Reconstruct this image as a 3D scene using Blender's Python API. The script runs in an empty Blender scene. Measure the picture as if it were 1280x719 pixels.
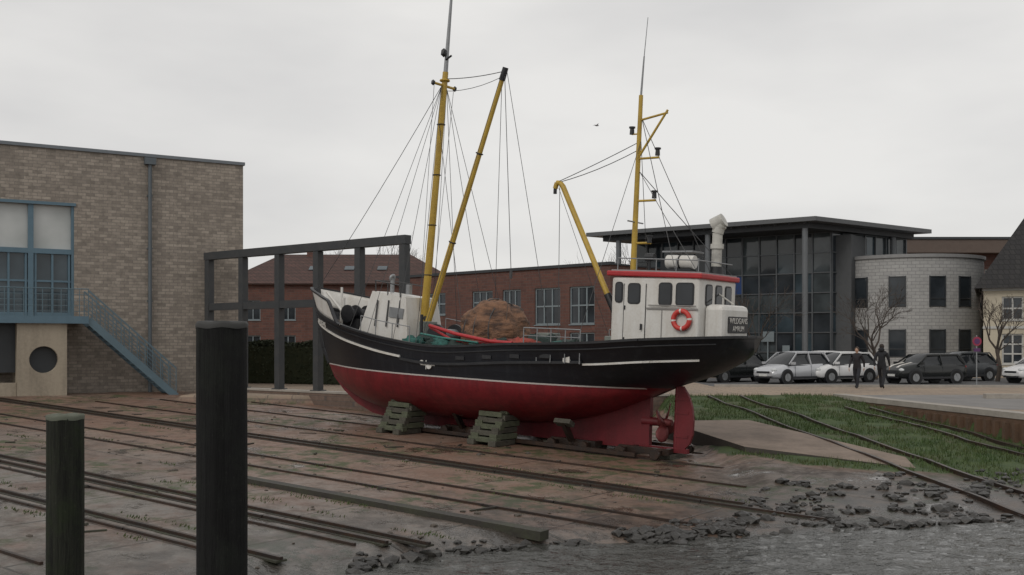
import bpy, math, random
import numpy as np
from mathutils import Vector, Matrix, noise
random.seed(7)
S = bpy.context.scene
COL = S.collection

# ------------------------------------------------------------------ materials
def mix(nt, fac, a, b, blend='MIX'):
    m = nt.nodes.new('ShaderNodeMix'); m.data_type = 'RGBA'; m.blend_type = blend
    for sock, v in ((m.inputs[0], fac), (m.inputs[6], a), (m.inputs[7], b)):
        if isinstance(v, bpy.types.NodeSocket): nt.links.new(v, sock)
        else: sock.default_value = v if not isinstance(v, tuple) or len(v) == 4 else (*v, 1)
    return m.outputs[2]
def ramp(nt, src, p0, p1, c0=(0, 0, 0, 1), c1=(1, 1, 1, 1)):
    r = nt.nodes.new('ShaderNodeValToRGB')
    r.color_ramp.elements[0].position = p0; r.color_ramp.elements[0].color = c0
    r.color_ramp.elements[1].position = p1; r.color_ramp.elements[1].color = c1
    nt.links.new(src, r.inputs[0]); return r.outputs[0]
def math_(nt, op, a, b=0.0, c=0.0):
    m = nt.nodes.new('ShaderNodeMath'); m.operation = op
    for i, v in enumerate((a, b, c)):
        if isinstance(v, bpy.types.NodeSocket): nt.links.new(v, m.inputs[i])
        else: m.inputs[i].default_value = v
    return m.outputs[0]
def noise_(nt, vec, scale, detail=5, rough=0.6):
    n = nt.nodes.new('ShaderNodeTexNoise'); n.inputs['Scale'].default_value = scale
    n.inputs['Detail'].default_value = detail; n.inputs['Roughness'].default_value = rough
    if vec: nt.links.new(vec, n.inputs['Vector'])
    return n.outputs['Fac']
def mapping(nt, vec, scale=(1, 1, 1), rot=(0, 0, 0)):
    m = nt.nodes.new('ShaderNodeMapping'); m.inputs['Scale'].default_value = scale
    m.inputs['Rotation'].default_value = rot
    nt.links.new(vec, m.inputs['Vector']); return m.outputs[0]
def new_mat(name):
    m = bpy.data.materials.new(name); m.use_nodes = True
    nt = m.node_tree; bs = nt.nodes['Principled BSDF']
    tc = nt.nodes.new('ShaderNodeTexCoord')
    return m, nt, bs, tc.outputs['Object']
def bump(nt, bs, h, strength=0.3, dist=0.02):
    b = nt.nodes.new('ShaderNodeBump'); b.inputs['Strength'].default_value = strength
    b.inputs['Distance'].default_value = dist
    nt.links.new(h, b.inputs['Height']); nt.links.new(b.outputs[0], bs.inputs['Normal'])
_mc = {}
def M(name, col, rough=0.6, metal=0.0, dirt=0.35, scale=3.0, dirtcol=None, bmp=0.15, streak=False):
    if name in _mc: return _mc[name]
    m, nt, bs, oc = new_mat(name)
    dc = dirtcol or tuple(c * 0.45 for c in col)
    v = mapping(nt, oc, (1, 1, 0.15)) if streak else oc
    n1 = noise_(nt, v, scale, 6, 0.65); n2 = noise_(nt, oc, scale * 7, 4, 0.6)
    f = math_(nt, 'ADD', math_(nt, 'MULTIPLY', n1, 0.7), math_(nt, 'MULTIPLY', n2, 0.3))
    f = ramp(nt, f, 0.42, 0.72)
    f2 = math_(nt, 'MULTIPLY', f, dirt)
    nt.links.new(mix(nt, f2, (*col, 1), (*dc, 1)), bs.inputs['Base Color'])
    bs.inputs['Roughness'].default_value = rough; bs.inputs['Metallic'].default_value = metal
    if bmp: bump(nt, bs, n2, bmp, 0.02)
    _mc[name] = m; return m
def brick_mat(name, c1, c2, mortar, w, h, ms=0.012, cyl=0.0, rough=0.85, dark=0.5):
    m, nt, bs, oc = new_mat(name)
    sp = nt.nodes.new('ShaderNodeSeparateXYZ'); nt.links.new(oc, sp.inputs[0])
    if cyl: u = math_(nt, 'MULTIPLY', math_(nt, 'ARCTAN2', sp.outputs[1], sp.outputs[0]), cyl)
    else: u = math_(nt, 'ADD', sp.outputs[0], sp.outputs[1])
    cb = nt.nodes.new('ShaderNodeCombineXYZ'); nt.links.new(u, cb.inputs[0]); nt.links.new(sp.outputs[2], cb.inputs[1])
    b = nt.nodes.new('ShaderNodeTexBrick'); nt.links.new(cb.outputs[0], b.inputs['Vector'])
    b.inputs['Color1'].default_value = (*c1, 1); b.inputs['Color2'].default_value = (*c2, 1)
    b.inputs['Mortar'].default_value = (*mortar, 1); b.inputs['Scale'].default_value = 1
    b.inputs['Brick Width'].default_value = w; b.inputs['Row Height'].default_value = h
    b.inputs['Mortar Size'].default_value = ms; b.inputs['Mortar Smooth'].default_value = 0.3
    n1 = noise_(nt, oc, 0.5, 6, 0.7); n2 = noise_(nt, oc, 4.5, 5, 0.75)
    n3 = noise_(nt, mapping(nt, oc, (1.2, 1.2, 0.12)), 1.2, 4, 0.6)
    c = mix(nt, math_(nt, 'MULTIPLY', ramp(nt, n1, 0.4, 0.7), dark * 0.6), b.outputs[0], tuple(x * 0.5 for x in c1))
    c = mix(nt, math_(nt, 'MULTIPLY', ramp(nt, n2, 0.45, 0.7), dark), c, tuple(x * 0.45 for x in c2))
    c = mix(nt, math_(nt, 'MULTIPLY', ramp(nt, n3, 0.5, 0.75), dark * 0.5), c, tuple(x * 0.4 for x in c1))
    nt.links.new(c, bs.inputs['Base Color']); bs.inputs['Roughness'].default_value = rough
    bump(nt, bs, math_(nt, 'SUBTRACT', n2, b.outputs['Fac']), 0.4, 0.015)
    return m
def glass_mat(name, col, rough=0.06, var=0.5):
    m, nt, bs, oc = new_mat(name)
    n = noise_(nt, oc, 0.6, 3, 0.5)
    nt.links.new(mix(nt, math_(nt, 'MULTIPLY', ramp(nt, n, 0.4, 0.65), var), (*col, 1), tuple(min(1, c * 2.6 + .01) for c in col)), bs.inputs['Base Color'])
    bs.inputs['Roughness'].default_value = rough; bs.inputs['IOR'].default_value = 1.5
    return m

# ------------------------------------------------------------------ mesh builder
class MB:
    def __init__(s): s.v = []; s.f = []; s.m = []; s.sm = []
    def face(s, pts, mi=0, smooth=False):
        b = len(s.v); s.v += [tuple(p) for p in pts]; s.f.append(tuple(range(b, b + len(pts)))); s.m.append(mi); s.sm.append(smooth)
    def box(s, c, d, mi=0, R=None):
        hx, hy, hz = d[0] / 2, d[1] / 2, d[2] / 2; c = Vector(c)
        P = []
        for z in (-hz, hz):
            for x, y in ((-hx, -hy), (hx, -hy), (hx, hy), (-hx, hy)):
                p = Vector((x, y, z));
                if R is not None: p = R @ p
                P.append(p + c)
        b = len(s.v); s.v += [tuple(p) for p in P]
        for q in ((3, 2, 1, 0), (4, 5, 6, 7), (0, 1, 5, 4), (1, 2, 6, 5), (2, 3, 7, 6), (3, 0, 4, 7)):
            s.f.append(tuple(b + i for i in q)); s.m.append(mi); s.sm.append(False)
    def bx(s, x0, x1, y0, y1, z0, z1, mi=0): s.box(((x0 + x1) / 2, (y0 + y1) / 2, (z0 + z1) / 2), (abs(x1 - x0), abs(y1 - y0), abs(z1 - z0)), mi)
    def bar(s, p0, p1, w, h, mi=0):
        p0 = Vector(p0); p1 = Vector(p1); d = p1 - p0; L = d.length
        if L < 1e-6: return
        x = d / L; up = Vector((0, 0, 1)) if abs(x.z) < 0.95 else Vector((0, 1, 0))
        y = up.cross(x).normalized(); z = x.cross(y)
        s.box((p0 + p1) / 2, (L, w, h), mi, Matrix((x, y, z)).transposed())
    def tube(s, p0, p1, r0, r1=None, n=8, mi=0, caps=True):
        if r1 is None: r1 = r0
        p0 = Vector(p0); p1 = Vector(p1); d = p1 - p0
        if d.length < 1e-6: return
        d.normalize(); a = Vector((0, 0, 1)) if abs(d.z) < 0.9 else Vector((1, 0, 0))
        u = d.cross(a).normalized(); w = d.cross(u)
        b = len(s.v); A = []; B = []
        for i in range(n):
            t = 2 * math.pi * i / n; o = u * math.cos(t) + w * math.sin(t)
            A.append(p0 + o * r0); B.append(p1 + o * r1)
        s.v += [tuple(p) for p in A + B]
        for i in range(n):
            j = (i + 1) % n; s.f.append((b + i, b + n + i, b + n + j, b + j)); s.m.append(mi); s.sm.append(n > 4)
        if caps: s.face(A, mi); s.face(B[::-1], mi)
    def path(s, pts, r, n=6, mi=0):
        for a, b in zip(pts[:-1], pts[1:]): s.tube(a, b, r, r, n, mi)
    def sag(s, p0, p1, r, drop=0.1, mi=0, k=6):
        p0 = Vector(p0); p1 = Vector(p1)
        P = [p0.lerp(p1, i / k) - Vector((0, 0, drop * 4 * (i / k) * (1 - i / k))) for i in range(k + 1)]
        s.path(P, r, 4, mi)
    def torus(s, c, ax, R, r, mi=0, n=24, k=8, arc=None):
        ax = Vector(ax).normalized(); a = Vector((0, 0, 1)) if abs(ax.z) < 0.9 else Vector((1, 0, 0))
        u = ax.cross(a).normalized(); w = ax.cross(u); c = Vector(c); b = len(s.v)
        for i in range(n):
            t = 2 * math.pi * i / n; o = u * math.cos(t) + w * math.sin(t)
            for j in range(k):
                q = 2 * math.pi * j / k; s.v.append(tuple(c + o * (R + r * math.cos(q)) + ax * r * math.sin(q)))
        for i in range(n):
            mm = mi if arc is None else arc(i, n)
            for j in range(k):
                s.f.append((b + i * k + j, b + ((i + 1) % n) * k + j, b + ((i + 1) % n) * k + (j + 1) % k, b + i * k + (j + 1) % k)); s.m.append(mm); s.sm.append(True)
    def grid(s, rows, mi=0, smooth=True, closed=False, mf=None):
        b = len(s.v); nr = len(rows); nc = len(rows[0])
        for r in rows: s.v += [tuple(p) for p in r]
        for i in range(nr - 1):
            for j in range(nc if closed else nc - 1):
                k = (j + 1) % nc
                s.f.append((b + i * nc + j, b + i * nc + k, b + (i + 1) * nc + k, b + (i + 1) * nc + j)); s.m.append(mf(i, j) if mf else mi); s.sm.append(smooth)
    def prism(s, poly, z0, z1, mi=0):
        n = len(poly); bot = [(p[0], p[1], z0) for p in poly]; top = [(p[0], p[1], z1) for p in poly]
        s.face(bot[::-1], mi); s.face(top, mi)
        for i in range(n):
            j = (i + 1) % n; s.face([bot[i], bot[j], top[j], top[i]], mi)
    def blob(s, c, rad, mi=0, amp=0.2, sub=2, fr=1.5, seed=0, flat=None, R=None):
        import bmesh
        bm = bmesh.new(); bmesh.ops.create_icosphere(bm, subdivisions=sub, radius=1)
        b = len(s.v); c = Vector(c); off = Vector((seed * 3.7, seed * 1.3, seed * 7.1))
        for v in bm.verts:
            p = v.co.normalized(); d = 1 + amp * noise.noise(p * fr + off) * 1.6
            q = Vector((p.x * rad[0], p.y * rad[1], p.z * rad[2])) * d
            if R is not None: q = R @ q
            q += c
            if flat is not None and q.z < flat: q.z = flat
            s.v.append(tuple(q))
        for f in bm.faces: s.f.append(tuple(b + v.index for v in f.verts)); s.m.append(mi); s.sm.append(sub > 1)
        bm.free()
    def rpanel(s, c, u, w, n, W, H, r, t, mi=0):
        c = Vector(c); u = Vector(u).normalized(); w = Vector(w).normalized(); n = Vector(n).normalized()
        P = []
        for cx, cy, a0 in ((W / 2 - r, H / 2 - r, 0), (-W / 2 + r, H / 2 - r, 90), (-W / 2 + r, -H / 2 + r, 180), (W / 2 - r, -H / 2 + r, 270)):
            for k in range(5):
                a = math.radians(a0 + k * 22.5); P.append(c + u * (cx + r * math.cos(a)) + w * (cy + r * math.sin(a)))
        Q = [p + n * t for p in P]; s.face(Q, mi)
        for i in range(len(P)):
            j = (i + 1) % len(P); s.face([P[i], P[j], Q[j], Q[i]], mi)
    def obj(s, name, mats, parent=None, bevel=0.0, solid=0.0, recalc=True):
        me = bpy.data.meshes.new(name); me.from_pydata(s.v, [], s.f)
        for m in (mats if isinstance(mats, list) else [mats]): me.materials.append(m)
        me.polygons.foreach_set('material_index', s.m); me.polygons.foreach_set('use_smooth', s.sm)
        me.update()
        if recalc:
            import bmesh
            bm = bmesh.new(); bm.from_mesh(me); bmesh.ops.recalc_face_normals(bm, faces=bm.faces); bm.to_mesh(me); bm.free()
        o = bpy.data.objects.new(name, me); COL.objects.link(o)
        if parent: o.parent = parent
        if solid:
            md = o.modifiers.new('solid', 'SOLIDIFY'); md.thickness = solid; md.offset = -1
        if bevel:
            md = o.modifiers.new('bevel', 'BEVEL'); md.width = bevel; md.segments = 2; md.limit_method = 'ANGLE'
        return o
def empty(name, loc=(0, 0, 0), rz=0.0, scale=1.0):
    e = bpy.data.objects.new(name, None); COL.objects.link(e); e.empty_display_size = 0.3
    e.location = loc; e.rotation_euler = (0, 0, rz); e.scale = (scale,) * 3
    return e
def sstep(a, b, x):
    t = min(1, max(0, (x - a) / (b - a))); return t * t * (3 - 2 * t)
def tab(T, x):
    if x <= T[0][0]: return T[0][1]
    if x >= T[-1][0]: return T[-1][1]
    for i in range(len(T) - 1):
        if x <= T[i + 1][0]: break
    x0, y0 = T[i]; x1, y1 = T[i + 1]; h = x1 - x0
    def sl(k):
        if k == 0: return (T[1][1] - T[0][1]) / (T[1][0] - T[0][0])
        if k == len(T) - 1: return (T[-1][1] - T[-2][1]) / (T[-1][0] - T[-2][0])
        a = (T[k][1] - T[k - 1][1]) / (T[k][0] - T[k - 1][0]); b = (T[k + 1][1] - T[k][1]) / (T[k + 1][0] - T[k][0])
        return 0 if a * b <= 0 else 2 * a * b / (a + b)
    m0, m1 = sl(i), sl(i + 1); t = (x - x0) / h
    return (2 * t**3 - 3 * t * t + 1) * y0 + (t**3 - 2 * t * t + t) * h * m0 + (-2 * t**3 + 3 * t * t) * y1 + (t**3 - t * t) * h * m1
def lin(T, x): return float(np.interp(x, [p[0] for p in T], [p[1] for p in T]))

# ------------------------------------------------------------------ world / light / camera
w = bpy.data.worlds.new("World"); S.world = w; w.use_nodes = True
nt = w.node_tree; bg = nt.nodes['Background']
sky = nt.nodes.new('ShaderNodeTexSky'); sky.sky_type = 'NISHITA'; sky.sun_disc = False
sky.sun_elevation = math.radians(38); sky.sun_rotation = math.radians(215)
tc = nt.nodes.new('ShaderNodeTexCoord')
v = mapping(nt, tc.outputs['Generated'], (1.0, 1.0, 3.0), (0, 0.22, 0.3))
n1 = noise_(nt, v, 1.5, 5, 0.5); n2 = noise_(nt, v, 4.0, 6, 0.5)
f = math_(nt, 'ADD', math_(nt, 'MULTIPLY', n1, 0.75), math_(nt, 'MULTIPLY', n2, 0.25))
cl = ramp(nt, f, 0.36, 0.64, (6.0, 5.92, 5.9, 1), (8.3, 8.15, 7.9, 1))
nt.links.new(mix(nt, 0.95, sky.outputs[0], cl), bg.inputs['Color'])
bg.inputs['Strength'].default_value = 0.1
sd = bpy.data.lights.new('sun', 'SUN'); sd.energy = 0.8; sd.angle = math.radians(20); sd.color = (1, 0.95, 0.88)
so = bpy.data.objects.new('sun', sd); COL.objects.link(so)
az = math.radians(215); el = math.radians(38)
dvec = Vector((math.sin(az) * math.cos(el), math.cos(az) * math.cos(el), math.sin(el)))
so.rotation_euler = dvec.to_track_quat('Z', 'Y').to_euler(); so.location = (0, -20, 40)
cd = bpy.data.cameras.new('camera'); cam = bpy.data.objects.new('camera', cd); COL.objects.link(cam)
cam.location = (0, 0, 1.9); cam.rotation_euler = (math.pi / 2, 0, 0)
cd.lens = 36.56; cd.sensor_width = 36; cd.shift_y = 0.0551; cd.clip_end = 6000; cd.clip_start = 0.1
S.camera = cam
S.view_settings.view_transform = 'Standard'; S.view_settings.look = 'None'; S.view_settings.exposure = 0

# ------------------------------------------------------------------ terrain
ZW = -1.27
U = Vector((-0.8055, 0.5927)); NQ = Vector((0.5927, 0.8055))
WALL = [(-12.34, 42.4), (-3.68, 35.6), (-1.0, 35.2), (2.0, 35.8), (5.6, 37.9)]
QUAY = [(10, 14.9), (20, 14.5), (27, 13.6), (35.5, 12.2), (38.2, 11.9)]
def slip(x, y): return -1.53 - 0.0338 * x + 0.0249 * y
def yedge(x):
    return (15.7 + 0.3 * (x + 1)) if x > -1 else max(7.0, 15.7 + 1.0 * (x + 1))
def bank(x, y): return min(0.0, ZW + 0.0655 * (y - 18.7))
def zones(x, y):
    nz = noise.noise(Vector((x * .35, y * .35, 0))); nf = noise.noise(Vector((x * 1.7, y * 1.7, 3)))
    if y > 60 or abs(x) > 60: return 0.0 if y > 5 else -2.5, 0, 1
    if y > 38.2 and x > -12.3: return 0.0, 0, 1
    if x > lin(QUAY, y) and y > 4: return 0.0, 0, 1
    if x < -12.34:
        h = min(0.0, slip(x, y)); up = 1 if y > 45 else 0
        g = 0
    elif y > lin(WALL, x) and x < 5.6: return 0.0, 0, 1
    else:
        s = slip(x, y); up = 0
        b = bank(x, y); k = sstep(4.9, 5.7, x)
        h = s * (1 - k) + max(s, b) * k
        yb = 25.6 - .8 * (max(x, 6) - 6)
        g = k * sstep(yb - 1.2, yb + 1.0, y + nz * 1.5)
        h += (0.07 * nz + 0.035 * nf) * k
    e = yedge(x) + 0.5 * nz + 0.25 * nf
    h = max(h, ZW + 0.02 * (y - e))
    h = min(h, ZW + 0.22 * (y - e))
    return max(h, -2.6), g, up
def axis(fine0, fine1, step, lo, hi):
    a = list(np.arange(fine0, fine1 + 1e-6, step)); d = step; x = fine0
    while x > lo: d *= 1.5; x -= d; a.insert(0, x)
    d = step; x = fine1
    while x < hi: d *= 1.5; x += d; a.append(x)
    return a
xs = axis(-22, 20, 0.2, -2500, 2500); ys = axis(9, 44, 0.18, -200, 4000)
mb = MB(); zattr = []
for y in ys:
    for x in xs:
        h, g, up = zones(x, y); mb.v.append((x, y, h))
        wet = 1 - sstep(0.5, 5.5, y - yedge(x)) if y < 40 else 0
        mud = sstep(2.6, 5.2, x) * (1 - g) * (0 if up else 1) * (1 - sstep(23, 27, y))
        zattr.append((g, up, wet, mud))
nx = len(xs)
for i in range(len(ys) - 1):
    for j in range(nx - 1):
        mb.f.append((i * nx + j, i * nx + j + 1, (i + 1) * nx + j + 1, (i + 1) * nx + j)); mb.m.append(0); mb.sm.append(True)
m, nt, bs, oc = new_mat('ground_surface')
at = nt.nodes.new('ShaderNodeAttribute'); at.attribute_name = 'zone'
sp = nt.nodes.new('ShaderNodeSeparateColor'); nt.links.new(at.outputs['Color'], sp.inputs[0])
rot = mapping(nt, oc, (1, 1, 1), (0, 0, -math.radians(143.65)))
b = nt.nodes.new('ShaderNodeTexBrick'); nt.links.new(rot, b.inputs['Vector'])
b.inputs['Scale'].default_value = 1; b.inputs['Brick Width'].default_value = 2.4; b.inputs['Row Height'].default_value = 2.3
b.inputs['Mortar Size'].default_value = 0.035; b.inputs['Mortar Smooth'].default_value = 0.7
b.inputs['Color1'].default_value = (0.20, 0.115, 0.08, 1); b.inputs['Color2'].default_value = (0.24, 0.165, 0.125, 1); b.inputs['Mortar'].default_value = (0.04, 0.03, 0.022, 1)
nA = noise_(nt, oc, 0.35, 6, 0.65); nB = noise_(nt, oc, 2.2, 6, 0.7); nC = noise_(nt, oc, 14, 5, 0.7)
nD = noise_(nt, mapping(nt, oc, (1, 1, 1), (0, 0, 1.1)), 0.75, 6, 0.7)
nE = noise_(nt, mapping(nt, oc, (1.3, .8, 1), (0, 0, .5)), 0.5, 7, 0.75)
q = nt.nodes.new('ShaderNodeVectorMath'); q.operation = 'DOT_PRODUCT'; nt.links.new(oc, q.inputs[0]); q.inputs[1].default_value = (0.5927, 0.8055, 0)
qn = math_(nt, 'ADD', q.outputs['Value'], math_(nt, 'MULTIPLY', nA, 6))
gr = ramp(nt, math_(nt, 'MULTIPLY', qn, 0.05), 0.72, 0.95, (1, 1, 1, 1), (0, 0, 0, 1))
conc = mix(nt, ramp(nt, nE, .35, .65), (0.21, 0.20, 0.185, 1), (0.135, 0.125, 0.11, 1))
c = mix(nt, math_(nt, 'MULTIPLY', gr, 0.88), b.outputs[0], conc)
c = mix(nt, math_(nt, 'MULTIPLY', math_(nt, 'MULTIPLY', b.outputs['Fac'], gr), 0.85), c, (0.03, 0.03, 0.024, 1))
c = mix(nt, math_(nt, 'MULTIPLY', ramp(nt, nD, 0.48, 0.62), 0.5), c, (0.16, 0.075, 0.045, 1))
c = mix(nt, math_(nt, 'MULTIPLY', ramp(nt, nE, 0.5, 0.62), 0.55), c, (0.06, 0.042, 0.032, 1))
c = mix(nt, math_(nt, 'MULTIPLY', ramp(nt, nB, 0.48, 0.66), 0.5), c, (0.06, 0.045, 0.036, 1))
c = mix(nt, math_(nt, 'MULTIPLY', ramp(nt, nC, 0.52, 0.68), 0.4), c, (0.28, 0.24, 0.205, 1))
c = mix(nt, math_(nt, 'MULTIPLY', at.outputs['Alpha'], 0.85), c, mix(nt, ramp(nt, nB, .4, .62), (0.075, 0.058, 0.043, 1), (0.02, 0.018, 0.014, 1)))
moss = math_(nt, 'MULTIPLY', ramp(nt, nA, 0.49, 0.57), ramp(nt, nB, 0.46, 0.56))
c = mix(nt, math_(nt, 'MULTIPLY', moss, 0.8), c, (0.045, 0.07, 0.02, 1))
wetn = math_(nt, 'MULTIPLY', sp.outputs[2], ramp(nt, nB, 0.3, 0.55))
c = mix(nt, math_(nt, 'MULTIPLY', wetn, 0.75), c, (0.026, 0.024, 0.021, 1))
pudm = ramp(nt, nD, 0.37, 0.44, (1, 1, 1, 1), (0, 0, 0, 1))
c = mix(nt, math_(nt, 'MULTIPLY', pudm, 0.5), c, (0.04, 0.035, 0.03, 1))
pv = nt.nodes.new('ShaderNodeTexBrick'); nt.links.new(oc, pv.inputs['Vector']); pv.inputs['Scale'].default_value = 1
pv.inputs['Brick Width'].default_value = 0.9; pv.inputs['Row Height'].default_value = 0.45; pv.inputs['Mortar Size'].default_value = 0.02
pv.inputs['Color1'].default_value = (0.34, 0.26, 0.19, 1); pv.inputs['Color2'].default_value = (0.28, 0.22, 0.165, 1); pv.inputs['Mortar'].default_value = (0.14, 0.11, 0.09, 1)
pc = mix(nt, math_(nt, 'MULTIPLY', ramp(nt, nA, 0.45, 0.7), 0.5), pv.outputs[0], (0.16, 0.14, 0.12, 1))
c = mix(nt, sp.outputs[1], c, pc)
gc = mix(nt, ramp(nt, nB, 0.4, 0.6), (0.028, 0.055, 0.012, 1), (0.055, 0.085, 0.02, 1))
gc = mix(nt, math_(nt, 'MULTIPLY', ramp(nt, nD, 0.52, 0.64), 0.6), gc, (0.075, 0.058, 0.033, 1))
gm = ramp(nt, math_(nt, 'ADD', sp.outputs[0], math_(nt, 'MULTIPLY', math_(nt, 'SUBTRACT', nB, 0.5), 0.9)), 0.42, 0.58)
c = mix(nt, gm, c, gc)
nt.links.new(c, bs.inputs['Base Color'])
rg = mix(nt, pudm, ramp(nt, nB, .4, .65, (.42, .42, .42, 1), (.75, .75, .75, 1)), (0.1, 0.1, 0.1, 1))
rg = mix(nt, math_(nt, 'MAXIMUM', sp.outputs[0], sp.outputs[1]), rg, (0.85, 0.85, 0.85, 1))
rg = mix(nt, math_(nt, 'MULTIPLY', wetn, .9), rg, (0.2, 0.2, 0.2, 1))
nt.links.new(rg, bs.inputs['Roughness'])
bh = math_(nt, 'ADD', math_(nt, 'MULTIPLY', nC, 0.4), math_(nt, 'SUBTRACT', nB, math_(nt, 'MULTIPLY', b.outputs['Fac'], 0.8)))
bh = math_(nt, 'MULTIPLY', bh, math_(nt, 'SUBTRACT', 1.0, math_(nt, 'MULTIPLY', pudm, .85)))
bump(nt, bs, bh, 0.5, 0.045)
g = mb.obj('ground', m, recalc=False)
ca = g.data.color_attributes.new('zone', 'FLOAT_COLOR', 'POINT')
ca.data.foreach_set('color', np.array(zattr, dtype=np.float32).ravel())

# water: real ripples near the shore
m, nt, bs, oc = new_mat('harbour_water')
bs.inputs['Base Color'].default_value = (0.045, 0.045, 0.04, 1); bs.inputs['Roughness'].default_value = 0.05; bs.inputs['IOR'].default_value = 1.45
wv = mapping(nt, oc, (1.0, 1.8, 1), (0, 0, 0.25))
h1 = noise_(nt, wv, 3.0, 3, 0.55); h2 = noise_(nt, wv, 9, 3, 0.6)
bump(nt, bs, math_(nt, 'ADD', h1, math_(nt, 'MULTIPLY', h2, 0.4)), 0.8, 0.07)
mb = MB()
wx = [-200, -60, -20] + list(np.arange(-12, 14.41, .07)) ; wy = [-200, -60, 0, 8] + list(np.arange(12, 20.5, .05)) + [24]
rows = []
for y in wy:
    r_ = []
    for x in wx:
        z = 0
        if -12 < x < 14.3 and 12 < y < 20.4:
            z = .034 * noise.noise(Vector((x * .9 + y * .3, y * 2.0, 0))) + .034 * noise.noise(Vector((x * 2.3, y * 4.6 - x, 5))) + .014 * noise.noise(Vector((x * 5, y * 9, 9)))
        r_.append((x, y, ZW + z))
    rows.append(r_)
mb.grid(rows); mb.obj('water', m, recalc=False)

# grass blades on the bank
mgrass = M('grass_blades', (0.045, 0.085, 0.018), 0.7, dirt=0.9, scale=1.0, dirtcol=(0.095, 0.085, 0.03), bmp=0)
mb = MB()
for _ in range(36000):
    x = random.uniform(5.0, 13.6); y = random.uniform(19.5, 38.3)
    if x > lin(QUAY, y) - 0.05: continue
    h, gg, up = zones(x, y)
    if gg < 0.5 or up or noise.noise(Vector((x * .9, y * .9, 8))) < -.26: continue
    if y > 23.4 and y < 31.3 and x < 9.4 and (y - 25.9) > -(x - 5.8) * 0.66 - .1 and x < lin([(23.4, 9.4), (25.1, 9.55), (31.2, 7.15)], y): continue
    a = random.uniform(0, 6.28); l = random.uniform(0.04, 0.14) * (1 + .5 * noise.noise(Vector((x, y, 2)))); wd = 0.012
    dx, dy = math.cos(a), math.sin(a); t = random.uniform(0, 0.07)
    mb.face([(x - dx * wd, y - dy * wd, h - .01), (x + dx * wd, y + dy * wd, h - .01), (x + dy * t, y - dx * t, h + l)])
for _ in range(170):
    s_ = random.uniform(8, 26); q_ = random.choice((13.2, 13.8, 15.0, 12.4, 17.8, 16.1, 10.1, 9.0, 19.0)) + random.gauss(0, .08)
    px_, py_ = U.x * s_ + NQ.x * q_, U.y * s_ + NQ.y * q_
    if py_ < yedge(px_) + .5 or noise.noise(Vector((px_ * .4, py_ * .4, 4))) < 0: continue
    for k in range(24):
        x = px_ + random.gauss(0, .25) * .8; y = py_ - (x - px_) * .73 + random.gauss(0, .06); h = slip(x, y); a = random.uniform(0, 6.28); l = random.uniform(.02, .06)
        mb.face([(x - math.cos(a) * .012, y - math.sin(a) * .012, h), (x + math.cos(a) * .012, y + math.sin(a) * .012, h), (x + .02, y, h + l)])
mb.obj('grass', mgrass, recalc=False)

# rails
msteel = M('rusty_rail', (0.035, 0.028, 0.025), 0.4, 0.4, dirt=0.8, scale=2, dirtcol=(0.09, 0.045, 0.025))
mtim = M('tarred_timber', (0.03, 0.026, 0.021), 0.6, dirt=0.8, scale=1.5, dirtcol=(0.05, 0.058, 0.026), bmp=0.5)
def SQ(s, q, dz=0.0): x = U.x * s + NQ.x * q; y = U.y * s + NQ.y * q; return (x, y, slip(x, y) + dz)
mb = MB()
def s0(q): return 6.3 + (18.5 - q) * 0.55 if q < 18.5 else 8.0 + max(0, 0.3 * (q - 19))
for qv, kind in ((25.1, 0), (23.0, 0), (20.7, 0), (18.65, 1), (18.25, 1), (16.1, 0), (14.9, 0), (11.75, 1), (11.35, 1), (10.95, 0), (9.6, 1), (9.25, 0), (7.3, 0)):
    a, e = s0(qv) + random.uniform(-.3, .6), (36.2 if qv > 18 else 44)
    if qv > 20: e = 33.5 - (qv - 20) * 0.2
    segs = 12
    for k in range(segs):
        sa = a + (e - a) * k / segs; sb = a + (e - a) * (k + 1) / segs - 0.02
        j = random.uniform(-.012, .012)
        if kind == 1: mb.bar(SQ(sa, qv + j, -0.004), SQ(sb, qv + j, -0.004), 0.20, 0.03, 1); mb.bar(SQ(sa, qv + j, 0.03), SQ(sb, qv + j, 0.03), 0.06, 0.05, 0)
        else: mb.bar(SQ(sa, qv + j, 0.01), SQ(sb, qv + j, 0.01), 0.055, 0.06, 0)
mb.bar(SQ(9.3, 13.5, 0.02), SQ(17.3, 13.5, 0.02), 0.24, 0.15, 1)
mb.obj('slipway_rails', [msteel, mtim])
# loose bits lying on the slip
mb = MB(); rd = random.Random(5)
for k in range(230):
    s_ = rd.uniform(8, 30); q_ = rd.uniform(8, 24.5); p = Vector(SQ(s_, q_, .01))
    if p.y < yedge(p.x) + .4 or p.x > 4.5: continue
    r = rd.choice((.02, .03, .03, .045, .06))
    if k % 6 == 0: mb.bar(p, p + Vector((rd.uniform(-.5, .5), rd.uniform(-.4, .4), .01)), .05, .03, 1)
    else: mb.blob(p, (r * 1.3, r, r * .7), 0, .3, 1, 2, k)
mb.obj('slipway_debris', [M('debris_stone', (.1, .085, .07), .8, dirt=.6), mtim])
mb = MB()
for (xa, ya, xb, yb) in ((9.4, 18.4, 7.1, 37.6), (10.5, 18.9, 8.25, 37.6), (12.7, 24, 11.0, 34.3), (13.2, 24.6, 11.8, 34.3)):
    P = []
    for k in range(21):
        t = k / 20; x = xa + (xb - xa) * t; y = ya + (yb - ya) * t; P.append((x, y, zones(x, y)[0] + 0.035))
    for a, bb in zip(P[:-1], P[1:]): mb.bar(a, bb, 0.08, 0.09, 0)
mb.obj('narrow_rail_track', [msteel])

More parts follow.
